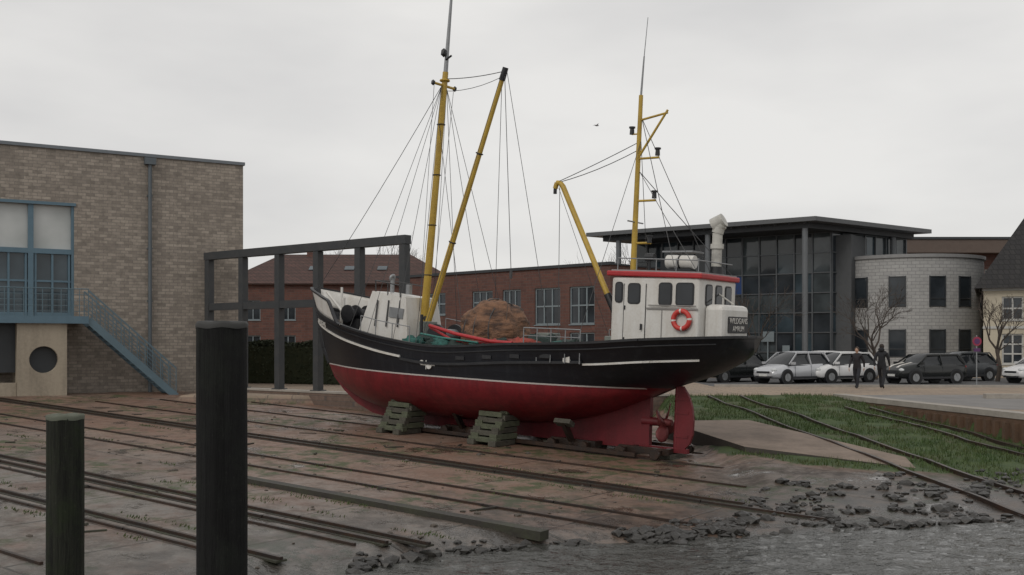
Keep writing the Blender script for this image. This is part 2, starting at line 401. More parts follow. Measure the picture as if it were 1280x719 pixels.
mconc = M('weathered_concrete', (0.24, 0.185, 0.145), 0.8, dirt=0.8, scale=1.0, dirtcol=(0.085, 0.062, 0.045), bmp=0.5)
mconc2 = M('light_concrete', (0.36, 0.33, 0.29), 0.8, dirt=0.6, scale=1.5, bmp=0.3)
mb = MB()
T = [(4.55, 31.2, -.40), (5.8, 25.9, -.66), (9.2, 23.7, -.93), (9.5, 25.1, -.83), (7.1, 31.2, -.38)]
mb.face(T, 0)
for i in range(len(T)):
    a = T[i]; bb = T[(i + 1) % len(T)]
    mb.face([(a[0], a[1], -1.6), (bb[0], bb[1], -1.6), bb, a], 1 if i < 2 else 0)
mb.obj('concrete_ramp', [mconc, M('dark_concrete_side', (0.05, 0.042, 0.035), 0.6, dirt=.7, scale=2)])  # left and front side faces get darker concrete than the top

mb = MB()
mbr = brick_mat('retaining_brick', (0.2, 0.14, 0.11), (0.14, 0.1, 0.08), (0.12, 0.1, 0.09), 0.5, 0.16)
for a, bb in zip(WALL[:-1], WALL[1:]):
    top = 0.14 if a[0] < -4 else 0.05
    mb.bar((a[0], a[1], top / 2 - .6), (bb[0], bb[1], top / 2 - .6), 0.4, top + 1.2 - .06, 0)
    mb.bar((a[0], a[1], top), (bb[0], bb[1], top), 0.46, 0.07, 1)
mb.obj('retaining_wall', [mbr, mconc2])
mb = MB(); msp = M('sheet_pile', (0.13, 0.075, 0.045), 0.7, dirt=.8, scale=2, dirtcol=(0.04, 0.03, 0.022), bmp=.4)
pts = [(lin(QUAY, y), y) for y in np.linspace(10, 38.2, 70)]
for a, bb in zip(pts[:-1], pts[1:]):
    mb.bar((a[0] - .06, a[1], -1.05), (bb[0] - .06, bb[1], -1.05), 0.1, 1.9, 0)
    mb.bar((a[0] + .12, a[1], -.01), (bb[0] + .12, bb[1], -.01), 0.5, 0.16, 1)
for i, p in enumerate(pts):
    mb.box((p[0] - .16, p[1], -1.1), (0.12, 0.16, 1.8), 0)
mb.obj('quay_wall', [msp, mconc2])
masph = M('asphalt', (0.075, 0.075, 0.077), 0.7, dirt=.6, scale=.7, dirtcol=(0.12, 0.118, 0.115), bmp=.3)
mb = MB(); mb.face([(9, 46.3, .004), (90, 41.5, .004), (90, 58, .004), (9, 58, .004)])
mb.obj('road', masph, recalc=False)
mb = MB()
mb.bar((9, 46.2, .04), (90, 41.4, .04), 0.3, 0.12, 0)
mb.obj('kerb', mconc2)
mb = MB(); mb.face([(12.6, 38.6, .004), (14.3, 30, .004), (40, 30, .004), (60, 40, .004)]);
mb.obj('pavement', M('grey_pavement', (0.2, 0.19, 0.18), .65, dirt=.7, scale=.8, bmp=.3), recalc=False)
mb = MB()
for (x, y, l) in ((16.5, 36.3, 6), (24, 37.5, 7)): mb.bar((x, y, .08), (x + l, y - .6, .08), 0.35, 0.16, 0)
mb.obj('kerb', mconc2)

# rocks on the shore
mrock = M('shore_rock', (0.020, 0.019, 0.017), 0.4, dirt=.6, scale=4, dirtcol=(0.07, 0.062, 0.054), bmp=.5)
mb = MB(); n_ = 0; i = 0
while n_ < 1250 and i < 9000:
    i += 1
    x = random.uniform(1.8, 12.5) if i % 5 else random.uniform(-2.2, 4.0)
    band = 4.6 if x > 4 else 1.0
    if x > 4: y = yedge(x) - .1 + random.uniform(0, 1) ** 1.4 * band * min(1, (x - 2.5) / 3)
    else: y = yedge(x) + random.gauss(.05, .22) + random.uniform(0, .9) * sstep(1.5, 4, x)
    if 5.3 < x < 10 and y > 25.4 - .66 * (x - 5.8): continue
    if noise.noise(Vector((x * .8, y * 1.1, 11))) < -.12: continue
    r = random.choice((.025, .03, .04, .05, .06, .07, .09, .12)) * random.uniform(.7, 1.2)
    z = zones(x, y)[0]; n_ += 1
    mb.blob((x, y, z + r * .15), (r * random.uniform(.9, 1.7), r * random.uniform(.8, 1.3), r * random.uniform(.45, .8)), 0, .35, 1, 1.8, i, R=Matrix.Rotation(random.uniform(0, 3), 3, 'Z'))
mb.obj('shore_rocks', mrock)

# mooring piles
def pile(x, y, r, top, mat, capm):
    e = empty('mooring_pile', (x, y, 0)); rows = []
    n = 48
    def rr(j, z):
        a = 2 * math.pi * j / n
        return r * (1 + .04 * noise.noise(Vector((math.cos(a) * 2, math.sin(a) * 2, z * .35 + x))) + .03 * noise.noise(Vector((math.cos(a) * 9, math.sin(a) * 9, z * .5))))
    for k in range(60):
        z = -2.6 + (top + 2.6) * k / 59
        rows.append([(rr(j, z) * math.cos(2 * math.pi * j / n), rr(j, z) * math.sin(2 * math.pi * j / n), z) for j in range(n)])
    b_ = MB(); b_.grid(rows, closed=True); b_.obj('post', mat, e)
    b_ = MB()
    b_.grid([[((r * f_) * math.cos(2 * math.pi * j / n), (r * f_) * math.sin(2 * math.pi * j / n), top + zz + .006 * math.sin(j * .7)) for j in range(n)] for f_, zz in ((1.02, -.035), (1.03, 0), (.97, .02), (.5, .025), (.02, .025))], closed=True)
    b_.obj('cap', capm, e)
def pile_mat(name, c1, c2, c3):
    m, nt, bs, oc = new_mat(name)
    v = mapping(nt, oc, (9, 9, .5)); a = noise_(nt, v, 1.5, 6, .7); b = noise_(nt, oc, 3, 5, .7); f_ = noise_(nt, oc, 22, 4, .7)
    c = mix(nt, ramp(nt, a, .4, .6), (*c1, 1), tuple(x * .25 for x in c1)); c = mix(nt, math_(nt, 'MULTIPLY', ramp(nt, b, .48, .62), .7), c, (*c2, 1))
    c = mix(nt, math_(nt, 'MULTIPLY', ramp(nt, f_, .6, .72), .6), c, (*c3, 1))
    nt.links.new(c, bs.inputs['Base Color']); bs.inputs['Roughness'].default_value = .8; bs.inputs['Specular IOR Level'].default_value = .3; bump(nt, bs, a, 1.0, .04); return m
pile(-2.51, 9.0, 0.215, 2.07, pile_mat('pile_tar', (0.008, 0.008, 0.008), (0.010, 0.012, 0.009), (.022, .024, .019)), M('pile_cap_dark', (0.04, 0.04, 0.038), .7))
pile(-4.94, 11.5, 0.195, 1.10, pile_mat('pile_mossy', (0.024, 0.026, 0.018), (0.018, 0.026, 0.010), (.05, .055, .035)), M('pile_cap_light', (0.11, 0.12, 0.09), .8))

# ------------------------------------------------------------------ fishing boat
boat = empty('fishing_boat', (4.18, 26.5, -0.87))
boat.rotation_mode = 'QUATERNION'
boat.rotation_quaternion = (Matrix.Rotation(math.radians(143.65), 4, 'Z') @ Matrix.Rotation(math.radians(-2.4), 4, 'Y')).to_quaternion()
zwl = 1.62
BD = [(-2.0, .0), (-1.93, .55), (-1.7, .98), (-1.3, 1.4), (-.6, 1.8), (.6, 2.08), (3, 2.2), (6.5, 2.2), (8.5, 2.1), (10, 1.85), (11.3, 1.35), (12.3, .8), (12.9, .35), (13.2, .04)]
BW = [(0, 0), (.5, .55), (1.2, 1.1), (2.2, 1.6), (4, 2.0), (7, 2.05), (9, 1.75), (10.5, 1.2), (11.8, .5), (12.7, .0)]
ZB = [(-2.0, 2.72), (-1.85, 2.5), (-1.4, 2.22), (-.8, 1.95), (0, 1.68), (.75, 1.35), (2, .85), (3.5, .5), (5, .35), (7, .28), (9.2, .3), (10.4, .45), (11.4, .75), (12.0, 1.05), (12.5, 1.5), (12.85, 2.1), (13.05, 2.7), (13.2, 3.3)]
ZS = [(-2.0, 3.0), (0, 2.86), (1.5, 2.72), (3.7, 2.6), (6.4, 2.43), (8.0, 2.55), (9.5, 2.75), (11.5, 3.08), (13.2, 3.44)]
def hull_y(x, z):
    zb, zs, bd = tab(ZB, x), tab(ZS, x), tab(BD, x); bw = tab(BW, x) if zb < zwl else 0
    bw = min(bw, bd)
    st = .05 if x > 0 else .0
    if z <= zwl and zb < zwl:
        v = max(0, min(1, (z - zb) / (zwl - zb))); return st + bw * (1 - (1 - v)**2.1)**(1 / 1.7)
    z0 = max(zwl, zb); v = max(0, (z - z0) / (zs - z0)) if zs > z0 else 1
    e = .5 + .45 * sstep(0, 2.6, x)
    v = min(v, 1.35)
    return st + bw + (bd - bw) * v**e
m, nt, bs, oc = new_mat('hull_paint')
sp = nt.nodes.new('ShaderNodeSeparateXYZ'); nt.links.new(oc, sp.inputs[0])
st = noise_(nt, mapping(nt, oc, (3, 3, .35)), 1.6, 6, .7); fn = noise_(nt, oc, 5, 6, .7); pl = noise_(nt, mapping(nt, oc, (.15, .15, 4)), 2, 3, .5)
zz = sp.outputs[2]
black = mix(nt, math_(nt, 'MULTIPLY', ramp(nt, st, .52, .72), .35), (0.008, 0.010, 0.015, 1), (0.04, 0.045, 0.052, 1))
black = mix(nt, math_(nt, 'MULTIPLY', ramp(nt, fn, .6, .72), .3), black, (.07, .05, .04, 1))
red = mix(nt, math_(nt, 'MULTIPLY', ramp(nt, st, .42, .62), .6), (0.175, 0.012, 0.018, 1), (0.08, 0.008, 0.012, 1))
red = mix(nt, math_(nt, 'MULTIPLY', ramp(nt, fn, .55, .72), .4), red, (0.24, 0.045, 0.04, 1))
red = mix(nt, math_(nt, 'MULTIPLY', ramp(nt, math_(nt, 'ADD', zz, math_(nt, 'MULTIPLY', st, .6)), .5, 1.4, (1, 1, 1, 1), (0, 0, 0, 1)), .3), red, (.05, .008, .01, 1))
zj = math_(nt, 'ADD', zz, math_(nt, 'MULTIPLY', math_(nt, 'SUBTRACT', fn, .5), .012))
wl_ = mix(nt, math_(nt, 'GREATER_THAN', sp.outputs[0], .55), red, (0.5, 0.47, 0.45, 1))
c = mix(nt, math_(nt, 'GREATER_THAN', zj, 1.60), red, wl_)
c = mix(nt, math_(nt, 'GREATER_THAN', zj, 1.64), c, black)
nt.links.new(c, bs.inputs['Base Color']); bs.inputs['Roughness'].default_value = .4
bump(nt, bs, math_(nt, 'ADD', math_(nt, 'MULTIPLY', fn, .3), pl), .3, .025)
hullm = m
white = M('white_paint', (0.66, 0.65, 0.62), .42, dirt=.5, scale=2.5, dirtcol=(0.36, 0.30, 0.22), bmp=.08, streak=True)
yellow = M('yellow_paint', (0.50, 0.335, 0.05), .5, dirt=.6, scale=3, dirtcol=(0.22, 0.13, 0.035), bmp=.1)
redp = M('red_paint', (0.42, 0.025, 0.03), .45, dirt=.4)
blk = M('black_paint', (0.012, 0.013, 0.016), .45, dirt=.5, dirtcol=(.04, .04, .042))
redu = M('antifouling_red', (0.155, 0.012, 0.018), .55, dirt=.8, dirtcol=(0.06, .008, .01), streak=True)
wire = M('wire_rope', (0.06, 0.06, 0.062), .6, bmp=0)
galv = M('galvanised', (0.3, 0.31, 0.32), .5, .5, dirt=.5)
dglass = glass_mat('boat_glass', (0.015, 0.018, 0.022))
stations = list(np.concatenate([np.linspace(-2.0, -1.6, 9), np.linspace(-1.5, 1.5, 20), np.linspace(1.8, 11, 34), np.linspace(11.2, 12.6, 14), np.linspace(12.68, 13.2, 12)]))
for sgn, nm in ((1, 'hull_port'), (-1, 'hull_starboard')):
    mb = MB(); rows = []
    for x in stations:
        zb, zs = tab(ZB, x), tab(ZS, x)
        rows.append([(x, sgn * hull_y(x, zb + (zs - zb) * (k / 30)**1.15), zb + (zs - zb) * (k / 30)**1.15) for k in range(31)])
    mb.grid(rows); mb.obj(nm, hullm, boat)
    mb = MB(); rows = []
    for x in [10.3 + 2.9 * k / 20 for k in range(21)]:
        zs = tab(ZS, x); hh = .58 * sstep(10.3, 11.3, x)
        rows.append([(x + .18 * (k / 5) * sstep(12, 13.2, x), sgn * (hull_y(x, zs) + .10 * (k / 5)), zs + .02 + hh * k / 5) for k in range(6)])
    mb.grid(rows); mb.obj(nm.replace('hull', 'bow_bulwark'), white, boat, solid=.04)
    mb = MB()
    R_ = [(r_[5][0], r_[5][1], r_[5][2] + .02) for r_ in rows]
    for a, bb in zip(R_[:-1], R_[1:]): mb.bar(a, bb, .1, .05, 0)
    mb.obj(nm.replace('hull', 'bow_rail'), blk, boat)
    mb = MB(); P = [(x, sgn * (hull_y(x, tab(ZS, x)) - .02), tab(ZS, x) + .02) for x in stations]
    for a, bb in zip(P[:-1], P[1:]): mb.bar(a, bb, .12, .06, 0)
    def strake(x0, x1, dz, w_, h_, mi):
        xx = np.linspace(x0, x1, 40); P = [(x, sgn * (hull_y(x, tab(ZS, x) + dz) + w_ * .3), tab(ZS, x) + dz) for x in xx]
        for a, bb in zip(P[:-1], P[1:]): mb.bar(a, bb, w_, h_, mi)
    strake(-1.05, 1.7, -.52, .05, .05, 1); strake(7.6, 12.95, -.40, .06, .06, 1)
    strake(1.7, 7.6, -.46, .07, .07, 0); strake(-1.5, 12.8, -.14, .035, .03, 0)
    mb.obj(nm.replace('hull', 'strakes'), [blk, white], boat)
mb = MB(); rows = []
for x in stations:
    if x < -1.85 or x > 13: continue
    z = tab(ZS, x) - (.5 if x < 7.5 else .5 - .2 * sstep(7.5, 9, x)); z = max(z, tab(ZB, x) + .04); y = max(.01, hull_y(x, z) - .04)
    rows.append([(x, y * k / 4, z + .05 * (1 - (k / 4)**2)) for k in range(-4, 5)])
mb.grid(rows); mb.obj('deck', M('deck_boards', (0.12, 0.1, 0.085), .75, dirt=.6), boat)
mb = MB()
P = [(x, tab(ZB, x)) for x in np.linspace(.75, 9.8, 24)]
for (xa, za), (xb, zb) in zip(P[:-1], P[1:]):
    mb.face([(xa, .08, 0), (xb, .08, 0), (xb, .08, zb + .12), (xa, .08, za + .12)]); mb.face([(xa, -.08, 0), (xb, -.08, 0), (xb, -.08, zb + .12), (xa, -.08, za + .12)]); mb.face([(xa, -.08, 0), (xb, -.08, 0), (xb, .08, 0), (xa, .08, 0)])
mb.face([(.75, -.08, 0), (.75, .08, 0), (.75, .08, 1.5), (.75, -.08, 1.5)])
ST = [(9.75, .06), (10.6, .17), (11.3, .42), (11.9, .8), (12.35, 1.2), (12.62, 1.62)]
ST2 = [(9.75, .3), (10.6, .5), (11.3, .75), (11.9, 1.02), (12.3, 1.35), (12.5, 1.62)]
for k in range(len(ST) - 1):
    (a0, a1), (b0, b1), (c0, c1), (d0, d1) = ST[k], ST[k + 1], ST2[k + 1], ST2[k]
    for y in (.07, -.07): mb.face([(a0, y, a1), (b0, y, b1), (c0 - .1, y, c1), (d0 - .1, y, d1)])
    mb.face([(a0, -.07, a1), (b0, -.07, b1), (b0, .07, b1), (a0, .07, a1)])
mb.bx(-.34, .76, -.06, .06, -.0, .12)
mb.tube((.98, 0, .74), (.45, 0, .74), .13, .1, 12)
mb.obj('keel', redu, boat, recalc=True)
mb = MB(); STM = [(12.62, 1.62), (12.9, 2.1), (13.1, 2.7), (13.27, 3.35), (13.42, 4.05)]
for a, bb in zip(STM[:-1], STM[1:]): mb.bar((a[0], 0, a[1]), (bb[0], 0, bb[1]), .16, .14)
mb.obj('stem', blk, boat, bevel=.02)
mb = MB(); R_ = [(-.02, .12), (-.02, 1.7), (-.15, 1.7), (-.3, 1.5), (-.42, 1.2), (-.47, .85), (-.46, .5), (-.38, .25), (-.25, .12)]
mb.face([(x, .045, z) for x, z in R_]); mb.face([(x, -.045, z) for x, z in R_[::-1]])
for i in range(len(R_)):
    a = R_[i]; bb = R_[(i + 1) % len(R_)]; mb.face([(a[0], .045, a[1]), (bb[0], .045, bb[1]), (bb[0], -.045, bb[1]), (a[0], -.045, a[1])])
mb.tube((0.02, 0, 0.05), (.02, 0, 1.8), .06, .06, 10)
for z in (.4, 1.0, 1.35): mb.bx(-.34, .05, -.065, .065, z, z + .07)
mb.obj('rudder', redu, boat)
mb = MB(); mb.tube((.5, 0, .74), (.16, 0, .74), .11, .07, 12)
for k in range(4):
    a = k * math.pi / 2 + .5; rows = []
    for r_ in (.08, .2, .34, .46, .54):
        wv_ = {.08: .08, .2: .15, .34: .19, .46: .16, .54: .05}[r_]; tw = .9 - r_
        rows.append([(.33 + s_ * wv_ * math.sin(tw), r_ * math.cos(a) - s_ * wv_ * math.cos(tw) * math.sin(a), .74 + r_ * math.sin(a) + s_ * wv_ * math.cos(tw) * math.cos(a)) for s_ in (-1, -.4, .4, 1)])
    mb.grid(rows)
mb.obj('propeller', M('bronze_propeller', (0.15, 0.03, 0.03), .5, .3), boat, solid=.02, recalc=False)
mb = MB()
X0, X1, Y1 = -1.0, 1.45, 1.05
mb.bx(X0, X1, -Y1, Y1, 2.47, 4.42, 0)
mb.obj('wheelhouse', white, boat, bevel=.07)
mb = MB(); mb.bx(-.1, X1 - .01, -Y1 + .01, Y1 - .01, 2.12, 2.55, 0); mb.obj('wheelhouse_base', white, boat)
mb = MB(); mb.box((.26, 0, 4.48), (2.66, 2.2, .13), 0, Matrix.Rotation(math.radians(-1.5), 3, 'Y')); mb.obj('wheelhouse_roof', redp, boat, bevel=.03)
mb = MB(); mb.box((.24, 0, 4.56), (2.5, 2.04, .04), 0, Matrix.Rotation(math.radians(-1.5), 3, 'Y')); mb.obj('roof_top', M('roof_grey', (.3, .3, .3), .7), boat)
mb = MB()
def win(x, z, W, H, side):
    if side == 'p': c, u, n = (x, Y1, z), (1, 0, 0), (0, 1, 0)
    elif side == 's': c, u, n = (x, -Y1, z), (1, 0, 0), (0, -1, 0)
    elif side == 'a': c, u, n = (X0, x, z), (0, 1, 0), (-1, 0, 0)
    else: c, u, n = (X1, x, z), (0, 1, 0), (1, 0, 0)
    mb.rpanel(c, u, (0, 0, 1), n, W + .07, H + .07, .09, .02, 1)
    mb.rpanel(Vector(c) + Vector(n) * .018, u, (0, 0, 1), n, W, H, .07, .008, 0)
for s_ in 'ps':
    win(.78, 4.0, .3, .46, s_); win(-.09, 4.0, .3, .5, s_); win(-.62, 4.0, .42, .5, s_)
for y in (.62, 0, -.62): win(y, 4.03, .42, .46, 'f')
win(.55, 4.0, .3, .46, 'a'); win(.0, 4.0, .3, .46, 'a'); win(-.55, 4.0, .3, .46, 'a')
win(1.22, 4.03, .16, .46, 'p')
mb.obj('wheelhouse_windows', [dglass, blk], boat)
mb = MB(); mb.rpanel((.76, Y1, 3.45), (1, 0, 0), (0, 0, 1), (0, 1, 0), .6, 1.7, .12, .015, 0)
mb.bx(.52, .56, Y1 + .02, Y1 + .07, 3.1, 3.25, 1); mb.bx(1.02, 1.06, Y1 + .01, Y1 + .04, 3.6, 3.7, 1); mb.bx(1.02, 1.06, Y1 + .01, Y1 + .04, 2.8, 2.9, 1)
mb.bx(.44, .455, Y1, Y1 + .012, 2.5, 4.25, 1); mb.bx(1.065, 1.08, Y1, Y1 + .012, 2.5, 4.25, 1)
mb.obj('wheelhouse_door', [white, blk], boat)
mb = MB(); mb.bx(-.98, .42, Y1, Y1 + .03, 3.62, 3.66, 0); mb.bx(-.02, 0, Y1, Y1 + .015, 2.5, 3.6, 0); mb.path([(.35, Y1 + .06, 3.72), (-.95, Y1 + .06, 3.72)], .015, 6, 0)
mb.obj('wheelhouse_trim', M('trim_grey', (.25, .24, .23), .6), boat)
mb = MB(); mb.torus((-.58, Y1 + .07, 3.38), (0, 1, 0), .215, .062, 0, 32, 10, arc=lambda i, n: 1 if (i % 8) == 0 else 0)
mb.obj('lifebuoy', [M('buoy_orange', (0.55, 0.05, 0.04), .5, dirt=.3), white], boat)
mb = MB(); mb.bx(-1.5, -.99, -.80, .76, 2.72, 3.78, 0); mb.obj('aft_casing', white, boat, bevel=.13)
mb = MB(); mb.rpanel((-1.50, -.10, 3.30), (0, 1, 0), (0, 0, 1), (-1, 0, 0), 1.15, .40, .04, .02, 0); mb.obj('nameplate', blk, boat)
def text(s_, name, size, loc, xax, zax, mat, parent):
    cu = bpy.data.curves.new(name, 'FONT'); cu.body = s_; cu.size = size; cu.align_x = 'CENTER'; cu.align_y = 'CENTER'; cu.extrude = .004
    o = bpy.data.objects.new(name, cu); COL.objects.link(o); o.parent = parent; cu.materials.append(mat)
    x = Vector(xax).normalized(); y = Vector(zax); y = (y - x * y.dot(x)).normalized(); z = x.cross(y); mt = Matrix((x, y, z)).transposed().to_4x4(); mt.translation = Vector(loc); o.matrix_local = mt
text('WILDGANS', 'name_text', .2, (-1.527, -.10, 3.39), (0, -1, 0), (0, 0, 1), white, boat)
text('AMRUM', 'port_text', .19, (-1.527, -.10, 3.2), (0, -1, 0), (0, 0, 1), white, boat)
t_ = Vector((-1, -(hull_y(12.3, 2.9) - hull_y(11.7, 2.9)) / .6, -.12))
text('WILDGANS', 'bow_text', .24, (12.05, hull_y(12.05, 2.92) + .06, 2.92), t_, (0, .25, 1), white, boat)
mb = MB(); x = 6.55; y = hull_y(x, 1.95) + .01
mb.bar((x - .25, y, 1.93), (x + .25, y, 1.93), .02, .05); mb.tube((x - .05, y - .01, 1.9), (x - .05, y + .02, 1.9), .09, .09, 12); mb.tube((x + .22, y - .01, 1.98), (x + .22, y + .02, 1.98), .07, .07, 12); mb.bar((x + .05, y, 1.8), (x + .05, y, 2.05), .02, .05)
mb.box((2.1, hull_y(2.1, 2.3) + .0, 2.32), (.2, .05, .2))
mb.obj('hull_fittings', white, boat)
mb = MB()
for x in (2.7, 3.6, 4.5, 5.4):
    mb.box((x, hull_y(x, tab(ZS, x) - .3) + .005, tab(ZS, x) - .3), (.3, .03, .1))
mb.obj('freeing_ports', blk, boat)
mb = MB()
bot = [(8.5, -.85, 2.2), (10.9, -.6, 2.5), (10.9, .6, 2.5), (8.5, .85, 2.2)]; top = [(8.75, -.72, 3.80), (10.35, -.5, 3.98), (10.35, .5, 3.98), (8.75, .72, 3.80)]
mb.face(bot[::-1]); mb.face(top)
for i in range(4): j = (i + 1) % 4; mb.face([bot[i], bot[j], top[j], top[i]])
mb.obj('foredeck_house', white, boat, bevel=.08)
mb = MB()
for x in (9.0, 9.5, 10.0): mb.tube((x, .8 - (x - 9) * .08, 2.9), (x, .7 - (x - 9) * .08, 3.7), .025, .025, 6, 0)
mb.path([(9.0, .74, 4.15), (10.2, .55, 4.3), (10.2, -.5, 4.3), (9.0, -.7, 4.15)], .02, 6, 0)
for p in ((9.0, .7, 3.8), (10.2, .5, 3.9), (9.6, .6, 3.85)): mb.tube(p, (p[0], p[1] + .02, p[2] + .38), .02, .02, 6, 0)
mb.tube((9.9, .1, 3.95), (9.9, .1, 4.35), .07, .07, 10, 1); mb.torus((9.9, .1, 4.4), (1, 0, .3), .08, .05, 1, 14, 6)
mb.tube((9.2, .1, 3.9), (9.2, .1, 4.2), .1, .1, 10, 1)
mb.bar((8.8, .76, 3.3), (9.4, .72, 3.35), .05, .3, 1)
mb.obj('foredeck_house_fittings', [wire, galv], boat)
mb = MB(); mb.tube((11.3, -.55, 3.25), (11.3, .55, 3.25), .16, .16, 14, 0)
for y in (-.6, -.25, .25, .6): mb.tube((11.3, y - .03, 3.25), (11.3, y + .03, 3.25), .28, .28, 16, 0)
mb.bx(11.0, 11.6, -.5, .5, 2.6, 3.1, 0); mb.tube((11.8, .3, 2.9), (11.8, .3, 3.75), .06, .06, 10, 1); mb.tube((12.3, -.1, 2.9), (12.3, -.1, 4.1), .04, .04, 10, 1)
mb.tube((11.9, .0, 3.1), (12.9, 0, 3.95), .05, .04, 8, 1)
mb.obj('anchor_windlass', [blk, white], boat)
mb = MB()
mb.tube((8.7, 0, 2.3), (8.1, 0, 10.55), .125, .085, 14, 0); mb.tube((8.1, 0, 10.5), (7.92, 0, 13.5), .07, .03, 10, 1)
mb.tube((8.14, -.5, 10.15), (8.14, .5, 10.15), .04, .04, 8, 0); mb.torus((8.12, 0, 10.3), (0, 0, 1), .13, .03, 0, 16, 6)
for y in (.5, -.5): mb.blob((8.14, y, 10.15), (.07, .07, .09), 2, 0, 1)
mb.tube((8.06, .05, 10.9), (7.85, .05, 11.0), .03, .03, 6, 2); mb.blob((8.09, .12, 11.1), (.1, .1, .14), 2, 0, 1)
mb.tube((8.7, 0, 2.3), (8.66, 0, 3.2), .17, .15, 14, 0)
for z in (4.5, 6, 7.5, 9): mb.torus((8.7 - (z - 2.3) * .0727, 0, z), (0, 0, 1), .12, .015, 2, 14, 5)
mb.obj('main_mast', [yellow, galv, blk], boat)
mb = MB(); mb.tube((8.35, .22, 2.9), (5.85, .1, 10.2), .095, .07, 12, 0); mb.tube((5.9, .1, 10.05), (5.78, .1, 10.4), .095, .085, 12, 1)
mb.tube((8.5, .12, 3.2), (8.25, .25, 3.1), .07, .07, 8, 1)
for k in (.35, .7):
    p = Vector((8.35, .22, 2.9)).lerp(Vector((5.85, .1, 10.2)), k); mb.torus(p, (-.33, 0, .94), .1, .02, 1, 12, 5)
mb.obj('derrick_boom', [yellow, blk], boat)
mb = MB()
mb.sag((8.12, 0, 10.3), (13.3, 0, 4.05), .012, .1)
for x in (9.9, 9.0, 7.9, 7.0):
    for sgn in (1, -1): mb.sag((8.14, sgn * .12, 10.1), (x, sgn * (hull_y(x, tab(ZS, x)) - .05), tab(ZS, x) + .05), .010, .02)
for sgn in (.45, -.45): mb.sag((8.14, sgn, 10.15), (8.6, sgn * .6, 3.4), .009, .03)
mb.sag((8.1, 0, 10.35), (5.85, .1, 10.3), .012, .05); mb.sag((8.2, 0, 10.0), (5.9, .1, 10.15), .009, .12)
mb.sag((5.8, .12, 10.3), (5.2, .3, 4.6), .012, .01); mb.sag((5.8, .0, 10.3), (5.1, -1.6, 2.7), .010, .0); mb.sag((5.85, .2, 10.2), (7.0, 2.0, 2.5), .010, .02)
mb.sag((5.9, .1, 10.1), (7.4, -1.9, 2.5), .010, .02); mb.sag((8.2, .1, 9.0), (6.9, .3, 3.0), .01, .0)
mb.box((5.2, .3, 4.5), (.07, .05, .2), 0); mb.sag((5.2, .3, 4.45), (5.0, .8, 2.6), .008, 0)
ax = .3
mb.sag((3.85, 0, 7.1), (1.07 + ax, 0, 8.0), .011, .02); mb.sag((3.95, 0, 7.05), (1.07 + ax, 0, 7.8), .011, .08); mb.sag((3.85, 0, 6.95), (3.4, .5, 2.8), .010, 0); mb.sag((3.85, .05, 6.9), (3.0, -1.6, 2.7), .008, 0)
for sgn in (1, -1): mb.sag((1.05 + ax, 0, 7.2), (-.9, sgn * 1.0, 4.55), .010, .02); mb.sag((1.05 + ax, 0, 8.6), (-.3, sgn * 1.0, 4.6), .010, .02); mb.sag((1.05 + ax, 0, 8.0), (1.9, sgn * 1.9, 2.75), .009, 0)
mb.obj('rigging', wire, boat)
mb = MB()
mb.tube((1.15 + ax, 0, 4.3), (1.1 + ax, 0, 9.2), .08, .055, 12, 0); mb.tube((1.1 + ax, 0, 9.2), (1.05 + ax, 0, 10.2), .03, .02, 8, 1); mb.tube((1.05 + ax, 0, 10.2), (.98 + ax, 0, 11.2), .012, .008, 6, 1)
mb.tube((1.1 + ax, 0, 7.6), (.3 + ax, 0, 8.75), .035, .03, 8, 0); mb.tube((1.1 + ax, 0, 8.55), (.3 + ax, 0, 8.68), .03, .03, 8, 0)
mb.tube((1.1 + ax, 0, 7.55), (.5 + ax, 0, 7.55), .03, .03, 8, 0); mb.tube((1.1 + ax, 0, 6.45), (.55 + ax, 0, 6.45), .03, .03, 8, 0)
for p in ((.55 + ax, 0, 7.6), (.6 + ax, 0, 6.5), (1.33 + ax, 0, 8.2), (.7 + ax, 0, 5.35)): mb.tube(p, (p[0], p[1], p[2] + .16), .065, .055, 10, 2); mb.tube((p[0], p[1], p[2] + .16), (p[0], p[1], p[2] + .2), .085, .085, 10, 2)
mb.tube((1.12 + ax, 0, 8.2), (1.33 + ax, 0, 8.2), .02, .02, 6, 0); mb.tube((1.13 + ax, 0, 5.35), (.65 + ax, 0, 5.35), .03, .03, 8, 0); mb.tube((1.13 + ax, -.4, 5.9), (1.13 + ax, .4, 5.9), .02, .02, 6, 1)
mb.obj('aft_mast', [yellow, galv, blk], boat)
mb = MB(); mb.tube((2.0, .25, 3.9), (3.75, .0, 6.95), .075, .075, 12, 0); mb.path([(3.75, 0, 6.95), (3.84, 0, 7.04), (3.95, 0, 7.05), (4.0, 0, 6.9)], .07, 10, 0); mb.tube((1.75, .25, 3.45), (2.05, .25, 4.0), .1, .1, 10, 1); mb.tube((4.0, 0, 6.92), (4.0, 0, 6.75), .05, .05, 8, 1)
mb.tube((1.8, .25, 2.2), (1.8, .25, 3.6), .07, .07, 10, 0)
mb.obj('aft_boom', [yellow, blk], boat)
mb = MB(); mb.tube((-.75, -.35, 4.5), (-.75, -.35, 5.6), .13, .13, 14, 0); mb.tube((-.75, -.35, 5.2), (-.75, -.35, 5.32), .17, .17, 14, 0); mb.path([(-.75, -.35, 5.6), (-.79, -.35, 5.75), (-.86, -.36, 5.82)], .15, 14, 0); mb.tube((-.62, -.35, 5.78), (-.9, -.38, 5.93), .19, .18, 14, 0); mb.tube((-.75, -.35, 4.4), (-.75, -.35, 4.75), .2, .17, 14, 1)
mb.tube((-.55, -.7, 4.5), (-.62, -.7, 5.3), .02, .02, 6, 1)
mb.tube((-.3, .0, 4.5), (-1.42, .0, 3.8), .02, .02, 6, 0)
